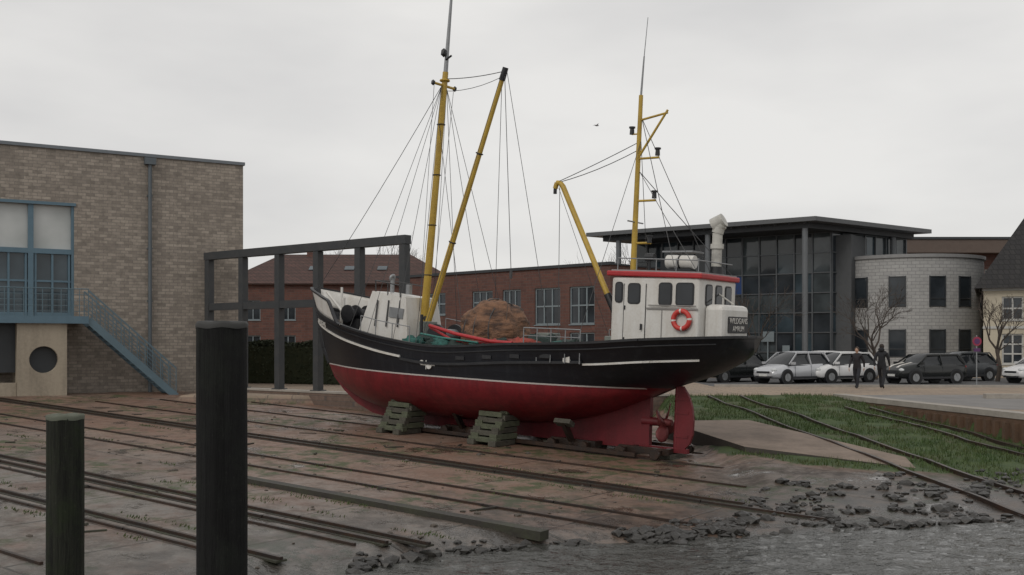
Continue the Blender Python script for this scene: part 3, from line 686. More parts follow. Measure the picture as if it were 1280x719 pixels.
mb.obj('exhaust_funnel', [M('funnel_white', (.5, .49, .45), .5, dirt=.8), blk], boat)
mb = MB(); mb.tube((-.5, .35, 4.82), (.25, .35, 4.84), .17, .17, 16, 0); mb.tube((-.14, .35, 4.83), (-.1, .35, 4.83), .182, .182, 16, 1); mb.bx(-.45, .2, .2, .5, 4.6, 4.66, 1)
mb.tube((.75, .4, 4.6), (.75, .4, 4.9), .04, .04, 8, 1); mb.tube((.85, .4, 4.95), (.6, .4, 4.95), .11, .1, 12, 1)
mb.bx(.4, .7, -.5, -.1, 4.6, 4.93, 1)
mb.path([(1.35, .95, 4.9), (-.9, .95, 4.83), (-.9, -.95, 4.83)], .016, 6, 2)
mb.bx(-.4, .45, -.35, .3, 5.08, 5.12, 2); mb.tube((0, 0, 4.58), (0, 0, 5.1), .03, .03, 6, 2)
for x in (1.35, .8, .25, -.3, -.9): mb.tube((x, .95, 4.56), (x, .95, 4.88), .013, .013, 6, 2)
mb.obj('roof_equipment', [white, blk, galv], boat)
mb = MB()
for sgn in (1, -1):
    P = [(1.7 + k * .42, sgn * (hull_y(1.7 + k * .42, 2.7) - .15), 3.05) for k in range(5)]
    mb.path(P, .018, 6); mb.path([(p[0], p[1], p[2] - .2) for p in P], .012, 6)
    for p in P: mb.tube(p, (p[0], p[1], 2.2), .015, .015, 6)
    P = [(x, sgn * (hull_y(x, tab(ZS, x)) - .1), tab(ZS, x) + .02) for x in (7.3, 8.0, 8.7, 9.4)]
    mb.path([(p[0], p[1], p[2] + .45) for p in P], .014, 6)
    for p in P: mb.tube(p, (p[0], p[1], p[2] + .45), .014, .014, 6)
mb.obj('guard_rails', galv, boat)
m, nt, bs, oc = new_mat('brown_tarpaulin')
a = noise_(nt, mapping(nt, oc, (1, 1, 2.5)), 2.2, 5, .6); b2 = noise_(nt, oc, 9, 4, .6)
nt.links.new(mix(nt, ramp(nt, a, .4, .6), (0.22, 0.115, 0.065, 1), (0.06, 0.035, 0.025, 1)), bs.inputs['Base Color']); bs.inputs['Roughness'].default_value = .8
bump(nt, bs, math_(nt, 'ADD', a, math_(nt, 'MULTIPLY', b2, .3)), 1.0, .15)
mb = MB(); mb.blob((5.85, .1, 2.8), (1.02, 1.0, 1.0), 0, .12, 4, 2.2, 5, flat=2.0); mb.obj('tarpaulin_mound', m, boat)
mb = MB()
for k in range(3): mb.torus((5.85 + (k - 1) * .45, .1, 2.82), (1, 0, .1 * (k - 1)), 1.0 - abs(k - 1) * .1, .018, 0, 30, 5)
mb.obj('tarpaulin_lashings', wire, boat)
turq = M('turquoise_net', (0.045, 0.16, 0.14), .85, dirt=.9, scale=9, bmp=.9, dirtcol=(.02, .04, .035)); onet = M('orange_net', (0.38, 0.07, 0.05), .85, dirt=.9, scale=9, bmp=.9, dirtcol=(.08, .03, .025)); gnet = M('dark_net', (0.03, .05, .045), .85, dirt=.8, scale=9, bmp=.8)
mb = MB()
for i, (x, y, r, mi) in enumerate(((3.9, 1.5, .32, 1), (4.5, 1.7, .26, 1), (3.4, 1.4, .26, 1), (2.6, 1.6, .28, 0), (2.2, .9, .3, 0), (6.4, 1.7, .25, 0), (6.9, 1.4, .24, 2), (5.9, 1.8, .2, 2), (5.1, 1.75, .22, 0), (7.6, .9, .3, 2), (3.9, .6, .4, 2), (3.1, .2, .35, 2), (4.7, 1.3, .3, 2), (7.9, 1.3, .25, 0))):
    mb.blob((x, y, 2.36 + r * .4), (r * 1.5, r, r * .8), mi, .4, 3, 3.0, i)
mb.obj('fishing_nets', [turq, onet, gnet], boat)
mb = MB(); mb.path([(6.9, 1.75, 3.0), (5.8, 1.9, 2.8), (4.6, 1.95, 2.65), (3.9, 1.9, 2.63)], .05, 8, 0); mb.path([(7.0, 1.6, 2.95), (6.0, 1.8, 2.62), (4.2, 1.85, 2.58)], .04, 8, 0); mb.path([(7.6, 1.3, 2.75), (6.4, 1.8, 2.68), (5, 1.95, 2.6)], .03, 6, 1)
mb.obj('beam_trawl', [redp, M('turq_pipe', (.06, .22, .19), .6)], boat)
mb = MB(); mb.tube((7.4, -.8, 2.7), (7.4, .8, 2.7), .2, .2, 16, 0)
for y in (-.85, 0, .85): mb.tube((7.4, y - .04, 2.7), (7.4, y + .04, 2.7), .34, .34, 20, 1)
mb.bx(7.1, 7.9, -.7, .7, 2.0, 2.4, 1); mb.bx(7.85, 8.15, .3, .8, 2.1, 3.1, 2); mb.tube((7.9, .95, 2.2), (7.9, .95, 3.3), .05, .05, 8, 1)
mb.bx(1.55, 1.95, -.5, .5, 2.15, 2.9, 2); mb.bx(4.2, 4.6, -.8, -.2, 2.1, 2.9, 2)
mb.obj('trawl_winch', [galv, blk, M('grey_green', (.2, .22, .2), .6)], boat, bevel=.015)
# cradle blocks and slip trolleys
mtb = M('cradle_timber', (0.085, 0.08, 0.062), .8, dirt=.8, scale=5, dirtcol=(0.025, 0.023, 0.018), bmp=.6)
mtb2 = M('cradle_mossy', (0.10, 0.11, 0.07), .8, dirt=.8, scale=6, dirtcol=(0.03, 0.03, 0.02), bmp=.6)
crad = empty('boat_cradle', boat.location); crad.rotation_mode = 'QUATERNION'; crad.rotation_quaternion = boat.rotation_quaternion
mb = MB()
for xc, nl in ((8.1, 7), (4.75, 7)):
    for sgn in (1, -1):
        for k in range(nl):
            z = -.06 + k * .165; yo = 1.75 - .09 * k
            if z > 1.02: continue
            ln = .95 - .05 * k
            for dx in (-.33, .33): mb.box((xc + dx + random.uniform(-.03, .03), sgn * (yo - .2), z), (.24, ln, .145), k % 2, Matrix.Rotation(random.uniform(-.06, .06), 3, 'Z'))
            mb.box((xc + random.uniform(-.03, .03), sgn * (yo + .08 + random.uniform(-.04, .04)), z + .08), (.95 - .04 * k, .2, .13), (k + 1) % 2, Matrix.Rotation(random.uniform(-.03, .03), 3, 'Z'))
for xc in (9.2, 7.0, 5.8, 3.6, 2.5, 1.2): mb.box((xc, 0, -.08), (.28, 1.1, .14), 0)
mb.box((.1, 0, -.09), (.35, .9, .1), 0); mb.box((0.1, .2, -.2), (.5, .3, .16), 0)
mb.obj('timber_blocks', [mtb, mtb2], crad, bevel=.012)
mb = MB()
for xc in (6.4, 2.7, .6):
    for y in (.62, -.62): mb.bar((xc - .7, y, .06), (xc + .7, y, .06), .12, .16, 0)
    for dx in (-.5, .5):
        mb.bar((xc + dx, -.85, .04), (xc + dx, .85, .04), .12, .12, 0)
        for y in (.95, -.95): mb.tube((xc + dx, y - .04, .02), (xc + dx, y + .04, .02), .13, .13, 14, 0)
    if xc > 1:
        for sgn in (1, -1): mb.bar((xc, sgn * .75, .12), (xc, sgn * 1.15, .62), .12, .14, 0); mb.box((xc, sgn * 1.12, .6), (.5, .25, .12), 1, Matrix.Rotation(sgn * .5, 3, 'X'))
mb.bar((.6, 1.02, -.03), (9.3, 1.02, -.03), .1, .1, 0); mb.bar((.6, -1.02, -.03), (9.3, -1.02, -.03), .1, .1, 0)
mb.obj('steel_trolleys', [msteel, mtb], crad)

# ------------------------------------------------------------------ building helpers
def wall(mb, O, ux, W, H, ops, depth=.2, mi=0, z0=0.0):
    O = Vector(O); ux = Vector(ux).normalized(); inn = Vector((-ux.y, ux.x, 0))
    xs_ = sorted({0, W, *[max(0, o[0]) for o in ops], *[min(W, o[1]) for o in ops]}); zs_ = sorted({z0, H, *[o[2] for o in ops], *[o[3] for o in ops]})
    P = lambda x, z, d=0: O + ux * x + Vector((0, 0, z)) + inn * d
    for i in range(len(xs_) - 1):
        for j in range(len(zs_) - 1):
            cx, cz = (xs_[i] + xs_[i + 1]) / 2, (zs_[j] + zs_[j + 1]) / 2
            if any(o[0] < cx < o[1] and o[2] < cz < o[3] for o in ops): continue
            mb.face([P(xs_[i], zs_[j]), P(xs_[i + 1], zs_[j]), P(xs_[i + 1], zs_[j + 1]), P(xs_[i], zs_[j + 1])], mi)
    for a, b_, c_, d_ in [o[:4] for o in ops]:
        mb.face([P(a, c_), P(a, d_), P(a, d_, depth), P(a, c_, depth)], mi); mb.face([P(b_, c_), P(b_, d_), P(b_, d_, depth), P(b_, c_, depth)], mi)
        mb.face([P(a, c_), P(b_, c_), P(b_, c_, depth), P(a, c_, depth)], mi); mb.face([P(a, d_), P(b_, d_), P(b_, d_, depth), P(a, d_, depth)], mi)
def windows(mb, ops, d=.12, fw=.07, nx_=2, nz_=1, gl=0, fr=1, y0=0):
    for o in ops:
        a, b_, c_, e_ = o[:4]; kx = o[4] if len(o) > 4 else nx_; kz = o[5] if len(o) > 5 else nz_
        mb.face([(a, y0 + d + .03, c_), (b_, y0 + d + .03, c_), (b_, y0 + d + .03, e_), (a, y0 + d + .03, e_)], gl)
        for k in range(kx + 1):
            x = a + fw / 2 + (b_ - a - fw) * k / kx; mb.bx(x - fw / 2, x + fw / 2, y0 + d - .03, y0 + d + .028, c_, e_, fr)
        for k in range(kz + 1):
            z = c_ + fw / 2 + (e_ - c_ - fw) * k / kz; mb.bx(a + .002, b_ - .002, y0 + d - .034, y0 + d + .024, z - fw / 2, z + fw / 2, fr)
        mb.bx(a - .04, b_ + .04, y0 - .06, y0 + d - .04, c_ - .06, c_ - .002, fr)
gdark = glass_mat('window_glass', (0.02, 0.025, 0.03)); gblue = glass_mat('bluish_glass', (0.03, 0.045, 0.055)); gpale = glass_mat('pale_glass', (0.40, 0.42, 0.41), .25, .2)  # pale glass fills the upper row of the stairhall window
gmid = glass_mat('hall_glass', (0.045, 0.055, 0.06))
wframe = M('white_frame', (.45, .45, .43), .5, dirt=.3, bmp=0); gframe = M('grey_blue_frame', (.20, .24, .26), .5, dirt=.3, bmp=0); dframe = M('dark_frame_and_opening', (.03, .035, .04), .5, bmp=0); bframe = M('blue_frame', (0.10, 0.17, 0.22), .5, dirt=.3, bmp=0)

B = empty('brick_warehouse', (-11.24, 43.47, -.095), math.radians(30.96), 1.05)
bm1 = brick_mat('tan_block', (0.40, 0.35, 0.295), (0.23, 0.20, 0.17), (0.20, 0.18, 0.16), .30, .115, .010, dark=.55)
ops = [(-10.6 + 24, -6.26 + 24, 2.9, 6.95)]
mb = MB(); wall(mb, (-24, 0, 0), (1, 0, 0), 24, 9.0, ops, .3, 0, -.6)
mb.face([(0, 0, -.6), (0, 18, -.6), (0, 18, 9), (0, 0, 9)]); mb.face([(-24, 18, -.6), (0, 18, -.6), (0, 18, 9), (-24, 18, 9)]); mb.face([(-24, 0, -.6), (-24, 18, -.6), (-24, 18, 9), (-24, 0, 9)]); mb.face([(-24, 0, 8.9), (0, 0, 8.9), (0, 18, 8.9), (-24, 18, 8.9)])
mb.obj('walls', bm1, B, recalc=False)
mb = MB(); mb.bx(-24.05, .06, -.07, .12, 9.0, 9.12, 0); mb.bx(-24.05, .06, 17.9, 18.05, 9.0, 9.12); mb.bx(-.1, .055, .12, 17.9, 9.0, 9.12); mb.obj('coping', M('zinc_coping', (.16, .18, .2), .5), B)
mb = MB(); mb.tube((-3.6, -.12, 0.05), (-3.6, -.12, 8.75), .07, .07, 10); mb.bx(-3.8, -3.4, -.25, 0, 8.7, 8.95)
for z in (1.5, 3.5, 5.5, 7.5): mb.bx(-3.7, -3.5, -.13, 0, z, z + .05)
mb.obj('downpipe', M('grey_pipe', (.1, .12, .135), .5), B)
mb = MB()
a = -10.6
for k in range(3):
    x0, x1 = a + k * 1.446, a + (k + 1) * 1.446
    mb.face([(x0, .2, 5.35), (x1, .2, 5.35), (x1, .2, 6.95), (x0, .2, 6.95)], 2); mb.face([(x0, .2, 2.9), (x1, .2, 2.9), (x1, .2, 5.2), (x0, .2, 5.2)], 0)
    mb.bx(x0 - .09, x0 + .09, .06, .19, 2.9, 6.95, 1); mb.bx(x0 + .09, x1 - .09, .06, .19, 5.18, 5.36, 1)
    for t_ in (x0 + .16, (x0 + x1) / 2, x1 - .16): mb.bx(t_ - .035, t_ + .035, .1, .19, 2.9, 5.18, 1)
    mb.bx(x0 + .09, x1 - .09, .11, .186, 4.15, 4.22, 1); mb.bx(x0 + .09, x1 - .09, .11, .186, 2.9, 3.05, 1)
mb.bx(-6.35, -6.26, .05, .19, 2.9, 6.95, 1); mb.bx(-10.65, -6.2, -.03, .19, 6.951, 7.06, 1)
mb.obj('stairhall_window', [gblue, bframe, gpale], B)
mb = MB(); mb.bx(-13, -6.0, -1.55, -.003, 2.68, 2.85, 0); mb.bx(-13, -6.0, -1.58, -1.552, 2.62, 2.88, 1)
mb.obj('balcony', [mconc2, bframe], B)
mb = MB()
x0, x1 = -8.3, -6.7; cx, cz, r = -7.45, 1.35, .47
def toedge(t):
    c_, s_ = math.cos(t), math.sin(t); ks = []
    if c_ > 1e-6: ks.append((x1 - cx) / c_)
    if c_ < -1e-6: ks.append((x0 - cx) / c_)
    if s_ > 1e-6: ks.append((2.66 - cz) / s_)
    if s_ < -1e-6: ks.append((-.3 - cz) / s_)
    k = min(ks); return (cx + c_ * k, cz + s_ * k)
ts = sorted(list(np.linspace(0, 2 * math.pi, 33)[:-1]) + [math.atan2(zz_ - cz, xx_ - cx) % (2 * math.pi) for xx_, zz_ in ((x1, 2.66), (x0, 2.66), (x0, -.3), (x1, -.3))])
for i in range(len(ts)):
    t0, t1 = ts[i], ts[(i + 1) % len(ts)]
    if t1 < t0: t1 += 2 * math.pi
    e0, e1 = toedge(t0), toedge(t1); r0 = (cx + r * math.cos(t0), cz + r * math.sin(t0)); r1 = (cx + r * math.cos(t1), cz + r * math.sin(t1))
    mb.face([(r0[0], -1.42, r0[1]), (e0[0], -1.42, e0[1]), (e1[0], -1.42, e1[1]), (r1[0], -1.42, r1[1])]); mb.face([(r0[0], -1.42, r0[1]), (r1[0], -1.42, r1[1]), (r1[0], -1.1, r1[1]), (r0[0], -1.1, r0[1])])
mb.face([(x1, -1.42, -.3), (x1, 0, -.3), (x1, 0, 2.66), (x1, -1.42, 2.66)]); mb.face([(x0, -1.42, -.3), (x0, 0, -.3), (x0, 0, 2.66), (x0, -1.42, 2.66)])
mb.bx(x0 + .01, x1 - .01, -1.1, -1.0, -.3, 2.6, 1); mb.bx(-11, x0 - .01, -.9, -.8, .9, 2.66, 1); mb.bx(-11, x0 - .01, -1.3, -1.0, -.3, .55, 0)  # left-hand dark panel stands in for the shade inside an opening
mb.obj('porthole_wall', [M('cream_concrete', (.36, .31, .24), .8, dirt=.8, scale=1.5, streak=True), dframe], B, recalc=False)
mb = MB()
n = 16
for sgn in (-1.5, -.55):
    mb.bar((-6.0, sgn, 2.75), (-2.95, sgn, -.05), .06, .26, 0)
    mb.bar((-6.0, sgn, 3.8), (-2.95, sgn, 1.0), .05, .05, 0)
    for k in range(5): mb.bar((-6.0, sgn, 3.0 + k * .15), (-2.95, sgn, .2 + k * .15), .016, .016, 0)
    for k in range(12): x = -6 + 3.05 * k / 11; z = 2.8 - 2.8 * k / 11; mb.tube((x, sgn, z), (x, sgn, z + 1.0), .018, .018, 5)
for k in range(n): x = -5.9 + 2.9 * k / n; mb.bx(x, x + .24, -1.46, -.58, 2.68 - 2.72 * (k + 1) / n, 2.71 - 2.72 * (k + 1) / n, 0)
for z in (3.85, 3.65, 3.45, 3.25, 3.05): mb.tube((-13, -1.5, z), (-6.0, -1.5, z), .02 if z > 3.8 else .01, None, 6)
for k in range(24): x = -6.0 - k * .3; mb.tube((x, -1.5, 2.85), (x, -1.5, 3.85), .014, .014, 5)
mb.obj('steel_stair', M('blue_steel', (0.11, 0.17, 0.205), .5, dirt=.4), B)

F = empty('steel_frame_structure'); mst = M('dark_steel', (0.04, 0.044, 0.048), .6, dirt=.5, dirtcol=(.08, .075, .07))
A0 = Vector((-12.34, 42.4)); A1 = Vector((-3.68, 35.6)); mb = MB()
dd = (A1 - A0).normalized(); ang = math.atan2(dd.y, dd.x); Rf = Matrix.Rotation(ang, 3, 'Z'); LF = (A1 - A0).length
FP = lambda t, z: Vector((A0.x + (A1.x - A0.x) * t, A0.y + (A1.y - A0.y) * t, z))
for k in range(6):
    p = FP(k / 5, 0); mb.box((p.x, p.y, 2.75), (.27, .27, 5.12), 0, Rf); mb.box((p.x, p.y, .19), (.45, .4, .04), 0, Rf)
mb.box(FP(.5, 5.47), (LF * 1.03, .31, .3), 0, Rf)
for k in range(3): mb.box(FP((k + .5) / 5, 3.4), (LF / 5 - .28, .24, .28), 0, Rf)
mb.obj('posts_and_beams', mst, F)

mb = MB(); mh = M('hedge_leaves', (0.025, 0.035, 0.016), .8, dirt=.7, dirtcol=(.05, .05, .02), scale=5, bmp=.0)
a = Vector((-15.5, 52)); b_ = Vector((-5, 47.5)); L = (b_ - a).length; un = (b_ - a).normalized(); vn = Vector((-un.y, un.x))
mb.box(((a.x + b_.x) / 2, (a.y + b_.y) / 2, .9), (L - .3, .8, 1.75), 0, Matrix.Rotation(math.atan2(un.y, un.x), 3, 'Z'))
for _ in range(9000):
    s_ = random.uniform(0, L); t_ = random.uniform(-.55, .55); z = random.uniform(0, 2.0)
    if abs(t_) < .38 and z < 1.75: z = random.uniform(1.75, 2.02 + .1 * math.sin(s_ * 2))
    p = Vector((a.x + un.x * s_ + vn.x * t_, a.y + un.y * s_ + vn.y * t_, z)); d1 = Vector([random.gauss(0, 1) for _ in range(3)]).normalized() * .06; d2 = Vector([random.gauss(0, 1) for _ in range(3)]).normalized() * .05
    mb.face([p - d1, p + d2, p + d1, p - d2])
mb.obj('hedge', mh, recalc=False)

B = empty('brick_office_building', (-5.3, 72, 0), math.radians(-42.9))
rb = brick_mat('red_brick', (0.15, 0.066, 0.05), (0.10, 0.048, 0.04), (0.11, 0.09, 0.08), .5, .18, .014, dark=.4)
WE = 15.2
ops = []
for x0_, x1_, z0_, z1_ in ((-7, -5, 3.1, 5.4), (-4.2, -2.2, 3.1, 5.4), (-1, 1, 3.9, 5.4), (3.6, 5.5, 3.9, 5.4), (6.4, 8.0, 3.1, 5.4), (9.2, 11.3, 3.1, 5.4), (12.05, 14, 3.1, 5.4)):
    ops.append((x0_, x1_, z0_, z1_, 3, 2)); ops.append((x0_, x1_, .9, 2.6, 3, 1))
mb = MB(); wall(mb, (-9, 0, 0), (1, 0, 0), WE + 9, 6.6, [(o[0] + 9, o[1] + 9, o[2], o[3]) for o in ops])
for a, b_ in (((WE, 0), (WE, 10)), ((WE, 10), (-9, 10)), ((-9, 10), (-9, 0))): mb.face([(a[0], a[1], 0), (b_[0], b_[1], 0), (b_[0], b_[1], 6.6), (a[0], a[1], 6.6)])
mb.face([(-9, 0, 6.5), (WE, 0, 6.5), (WE, 10, 6.5), (-9, 10, 6.5)])
mb.obj('walls', rb, B, recalc=False)
mb = MB(); windows(mb, ops, fw=.09); mb.obj('windows', [gdark, gframe], B)
mb = MB(); mb.bx(-9.1, WE + .1, -.12, .3, 6.6, 6.78); mb.bx(-9.1, WE + .1, .3, 10.1, 6.6, 6.7); mb.obj('roof_edge', dframe, B)

B = empty('tiled_roof_house', (-20.5, 74, 0))
tile = brick_mat('clay_tiles', (0.11, 0.055, 0.045), (0.075, 0.042, 0.035), (0.04, 0.025, 0.02), .3, .28, .03, dark=.7)
ops = [(x, x + 1.1, 3.6, 5.0, 2, 1) for x in (1.5, 4, 6.5, 9, 11.5, 14)] + [(x, x + 1.1, 1, 2.5, 2, 1) for x in (1.5, 4, 6.5, 9, 11.5, 14)]
mb = MB(); wall(mb, (0, 0, 0), (1, 0, 0), 16.7, 6.2, ops); mb.face([(16.7, 0, 0), (16.7, 10, 0), (16.7, 10, 6.2), (16.7, 0, 6.2)]); mb.face([(0, 0, 0), (0, 10, 0), (0, 10, 6.2), (0, 0, 6.2)]); mb.obj('walls', rb, B, recalc=False)
mb = MB(); windows(mb, ops); mb.obj('windows', [gdark, gframe], B)
mb = MB(); e = .3; rz_ = 8.6
c4 = [(-e, -e, 6.1), (16.7 + e, -e, 6.1), (16.7 + e, 10 + e, 6.1), (-e, 10 + e, 6.1)]; r1_, r2_ = (3, 5, rz_), (12.8, 5, rz_)
mb.face([c4[0], c4[1], r2_, r1_]); mb.face([c4[1], c4[2], r2_]); mb.face([c4[2], c4[3], r1_, r2_]); mb.face([c4[3], c4[0], r1_])
mb.obj('roof', tile, B, solid=.1)
mb = MB(); mb.bx(5, 5.6, 4.6, 5.3, 8.0, 9.5); mb.obj('chimney', rb, B)
mb = MB()
for x in (6, 8.6, 11): mb.box((x, 2.2, 7.45), (.7, .06, .7), 0, Matrix.Rotation(math.radians(-64), 3, 'X'))
mb.obj('roof_lights', gblue, B)

B = empty('glass_hall')
N0 = Vector((19.2, 65.8, 0)); L0 = Vector((5.4, 75.8, 0)); R0 = Vector((29.7, 73.6, 0)); F0 = L0 + R0 - N0
mb = MB(); mb.prism([tuple(v_[:2]) for v_ in (N0, R0, F0, L0)], 9.72, 10.0, 0)
ins = lambda v_, k: v_ + ((N0 + F0) / 2 - v_) * k
mb.prism([tuple(ins(v_, .10)[:2]) for v_ in (N0, R0, F0, L0)], 9.35, 9.718, 1)
mb.obj('canopy_roof', [M('roof_fascia', (.1, .105, .11), .5), M('soffit', (.035, .038, .042), .6)], B)
mb = MB()
av = (L0 - N0).normalized(); bv = (R0 - N0).normalized()
for t in range(1, 16):
    p = N0 + av * t + bv * .4; q_ = p + bv * 11.6; mb.bar((p.x, p.y, 9.66), (q_.x, q_.y, 9.66), .12, .1)
mb.obj('soffit_beams', M('soffit_beam', (.07, .075, .08), .6), B)
mb = MB()
for p in (N0 + av * 1.2 + bv * .8, N0 + av * 8 + bv * .8, N0 + av * 15 + bv * .8, N0 + av * 1.2 + bv * 10.5): mb.tube((p.x, p.y, 0), (p.x, p.y, 9.35), .19, .19, 14)
mb.obj('columns', M('column_grey', (.13, .14, .15), .5), B)
G = N0 + av * 1.5 + bv * 4
mull = M('mullion', (.12, .13, .14), .4, .3, bmp=0)
def curtain(name, org, rz, W, H, nx_, nz_, blue_to=0):
    o = empty(name, (org.x, org.y, 0), rz); o.parent = B; mb = MB(); dx = W / nx_; dz = H / nz_
    for i in range(nx_):
        for j in range(nz_):
            k = 3 if blue_to and 3 <= i <= 6 and j == 4 else random.choice((0, 0, 1, 2, 1))
            mb.face([(i * dx, random.uniform(0, .02), j * dz), ((i + 1) * dx, random.uniform(0, .02), j * dz), ((i + 1) * dx, 0.01, (j + 1) * dz), (i * dx, .01, (j + 1) * dz)], k)
    for i in range(nx_ + 1): mb.bx(i * dx - .04, i * dx + .04, -.12, -.003, 0, H, 4)
    for j in range(nz_ + 1): mb.bx(0, W, -.08, -.004, j * dz - .035, j * dz + .035, 4)
    mb.obj(name + '_panes', [gdark, gmid, gblue, M('blue_sign_panel', (.02, .06, .2), .4, bmp=0), mull], o, recalc=False)
lorg = G + av * 15
curtain('front_facade', lorg, math.atan2(-av.y, -av.x), 15, 9.34, 12, 7, 8)
curtain('side_facade', G, math.atan2(bv.y, bv.x), 8.5, 9.34, 7, 7)
mb = MB()
cpos = G + av * 7.5 + bv * 4.6; mb.box((cpos.x, cpos.y, 4.6), (14.6, 7.8, 9.1), 0, Matrix.Rotation(math.atan2(-av.y, -av.x), 3, 'Z'))
mb.obj('hall_core', M('core_grey', (.08, .085, .09), .8), B)
mb = MB(); Rh = Matrix.Rotation(math.atan2(-av.y, -av.x), 3, 'Z')
for s_, dz, ww, hh in ((4.2, 2.4, .9, .7), (5.6, 1.8, .7, 1.0), (2.9, 1.4, .5, .8)):
    q_ = G + av * s_ - bv * .3; mb.box((q_.x, q_.y, dz), (ww, .08, hh), 0, Rh)
    mb.box((q_.x, q_.y, dz / 2), (.08, .06, dz), 0, Rh)
mb.obj('notice_boards', [gframe], B)

B = empty('round_tower_building', (27.2, 72, 0)); wb = brick_mat('white_block', (0.42, 0.42, 0.41), (0.35, 0.35, 0.345), (0.24, 0.24, 0.24), .5, .22, .02, cyl=5.0, dark=.25)
mb = MB(); n = 72
mb.grid([[(5 * math.cos(2 * math.pi * k / n), 5 * math.sin(2 * math.pi * k / n), z) for k in range(n)] for z in (0, 7.5)], closed=True)
mb.obj('drum_wall', wb, B, recalc=True)
mb = MB(); mb.grid([[(r_ * math.cos(2 * math.pi * k / n), r_ * math.sin(2 * math.pi * k / n), z) for k in range(n)] for r_, z in ((5.0, 7.5), (5.12, 7.5), (5.12, 7.72), (.1, 7.75))], closed=True, smooth=False); mb.obj('drum_coping', M('drum_coping_grey', (.25, .25, .25), .6), B)
mb = MB()
for th in (-54, -26, 2.5, 26, 54):
    a = math.radians(th); nrm = Vector((math.sin(a), -math.cos(a), 0)); R_ = Matrix.Rotation(a, 3, 'Z')
    for z0_, z1_ in ((1.07, 2.8), (4.34, 6.26)):
        c_ = nrm * 4.97; mb.box((c_.x, c_.y, (z0_ + z1_) / 2), (1.0, .06, z1_ - z0_), 0, R_)
        for dx in (-.5, .5): q_ = nrm * 5.0 + R_ @ Vector((dx, 0, 0)); mb.box((q_.x, q_.y, (z0_ + z1_) / 2), (.07, .1, z1_ - z0_ + .1), 1, R_)
        for z in (z0_, z1_, z0_ + .5): q_ = nrm * 5.0; mb.box((q_.x, q_.y, z), (.93, .09, .06), 1, R_)
mb.obj('windows', [gdark, dframe], B)

B = empty('flat_roof_block', (27, 88, 0)); ops = [(x, x + 2, 6.2, 8.2, 2, 1) for x in range(1, 21, 3)]
mb = MB(); wall(mb, (0, 0, 0), (1, 0, 0), 24, 9.5, ops); mb.obj('walls', rb, B, recalc=False); mb = MB(); windows(mb, ops); mb.obj('windows', [gdark, wframe], B)
mb = MB(); mb.bx(-1.5, 25, -1.5, 12, 9.5, 10.6, 0); mb.bx(-1.6, 25.1, -1.6, 12.1, 10.602, 10.8, 1); mb.obj('roof', [M('brown_fascia', (.12, .09, .075), .7), dframe], B)

B = empty('cream_house', (28.1, 62, 0), math.radians(-25)); ops = [(x, x + 1.15, 3.3, 4.7, 2, 2) for x in (1.0, 3.4, 6.2, 8.8, 11.4)] + [(x, x + 1.15, .7, 2.5, 2, 3) for x in (1.0, 3.4, 6.2, 8.8, 11.4)]
cm = M('cream_render', (.5, .45, .35), .8, dirt=.45, scale=.8, streak=True)
mb = MB(); wall(mb, (0, 0, 0), (1, 0, 0), 16, 5.3, ops); mb.face([(0, 0, 0), (0, 10, 0), (0, 10, 5.3), (0, 0, 5.3)]); mb.face([(16, 0, 0), (16, 10, 0), (16, 10, 5.3), (16, 0, 5.3)]); mb.obj('walls', cm, B, recalc=False)
mb = MB(); windows(mb, ops, fw=.09); mb.obj('windows', [gdark, wframe], B)
mb = MB(); mb.bx(-.04, 16.04, -.04, -.002, 0, .5); mb.bx(-.05, 16.05, -.1, -.002, 5.05, 5.3, 1); mb.bx(-.03, 16.03, -.06, -.002, 2.8, 2.95, 1); mb.obj('plinth', [M('plinth_grey', (.15, .14, .13), .8), wframe], B)
mb = MB(); rr = [[(-.5, -.5, 5.2), (16.5, -.5, 5.2), (16.5, 10.5, 5.2), (-.5, 10.5, 5.2)], [(2.3, 1.6, 9.6), (13.7, 1.6, 9.6), (13.7, 8.4, 9.6), (2.3, 8.4, 9.6)], [(4.5, 5, 12.0), (11.5, 5, 12.0), (11.5, 5.05, 12.0), (4.5, 5.05, 12.0)]]
mb.grid(rr, closed=True, smooth=False); mb.obj('roof', brick_mat('slate_tiles', (0.030, 0.029, 0.031), (0.04, 0.038, 0.038), (0.02, 0.02, 0.02), .3, .3, .03), B, recalc=True)
mb = MB(); mb.bx(5, 5.8, 3, 3.8, 9.5, 12.3); mb.obj('chimney', rb, B)

# ------------------------------------------------------------------ trees
bark = M('bark', (0.07, 0.055, 0.045), .9, dirt=.6, scale=4, bmp=.4)
def tree(name, loc, H, seed, spread=.6, r0=.11, trunk=.35, depth=5):
    rnd = random.Random(seed); e = empty(name, loc); mb = MB()
    def br(p, d, l, r, k):
        q_ = p + d * l; n_ = 7 if k == depth else (5 if k > 2 else 3)
        mid = p + d * l * .5 + Vector([rnd.gauss(0, .05) * l for _ in range(3)])
        mb.tube(p, mid, r, r * .82, n_, caps=False); mb.tube(mid, q_, r * .82, r * .66, n_, caps=False)
        if k == 0: return
        for i in range(rnd.choice((2, 3, 3, 4)) + (2 if k == depth else 0)):
            a = Vector([rnd.gauss(0, 1) for _ in range(3)]); a = (a - d * a.dot(d)).normalized()
            nd = (d + a * rnd.uniform(spread * .6, spread * 1.5) + Vector((0, 0, .12))).normalized()
            st_ = q_ if i < 2 else p.lerp(q_, rnd.uniform(.5, 1))
            br(st_, nd, l * rnd.uniform(.6, .85), max(.008, r * rnd.uniform(.45, .62)), k - 1)
    br(Vector((0, 0, -.1)), Vector((rnd.gauss(0, .03), rnd.gauss(0, .03), 1)).normalized(), H * trunk, r0, depth)
    mb.obj('branches', bark, e, recalc=False); return e
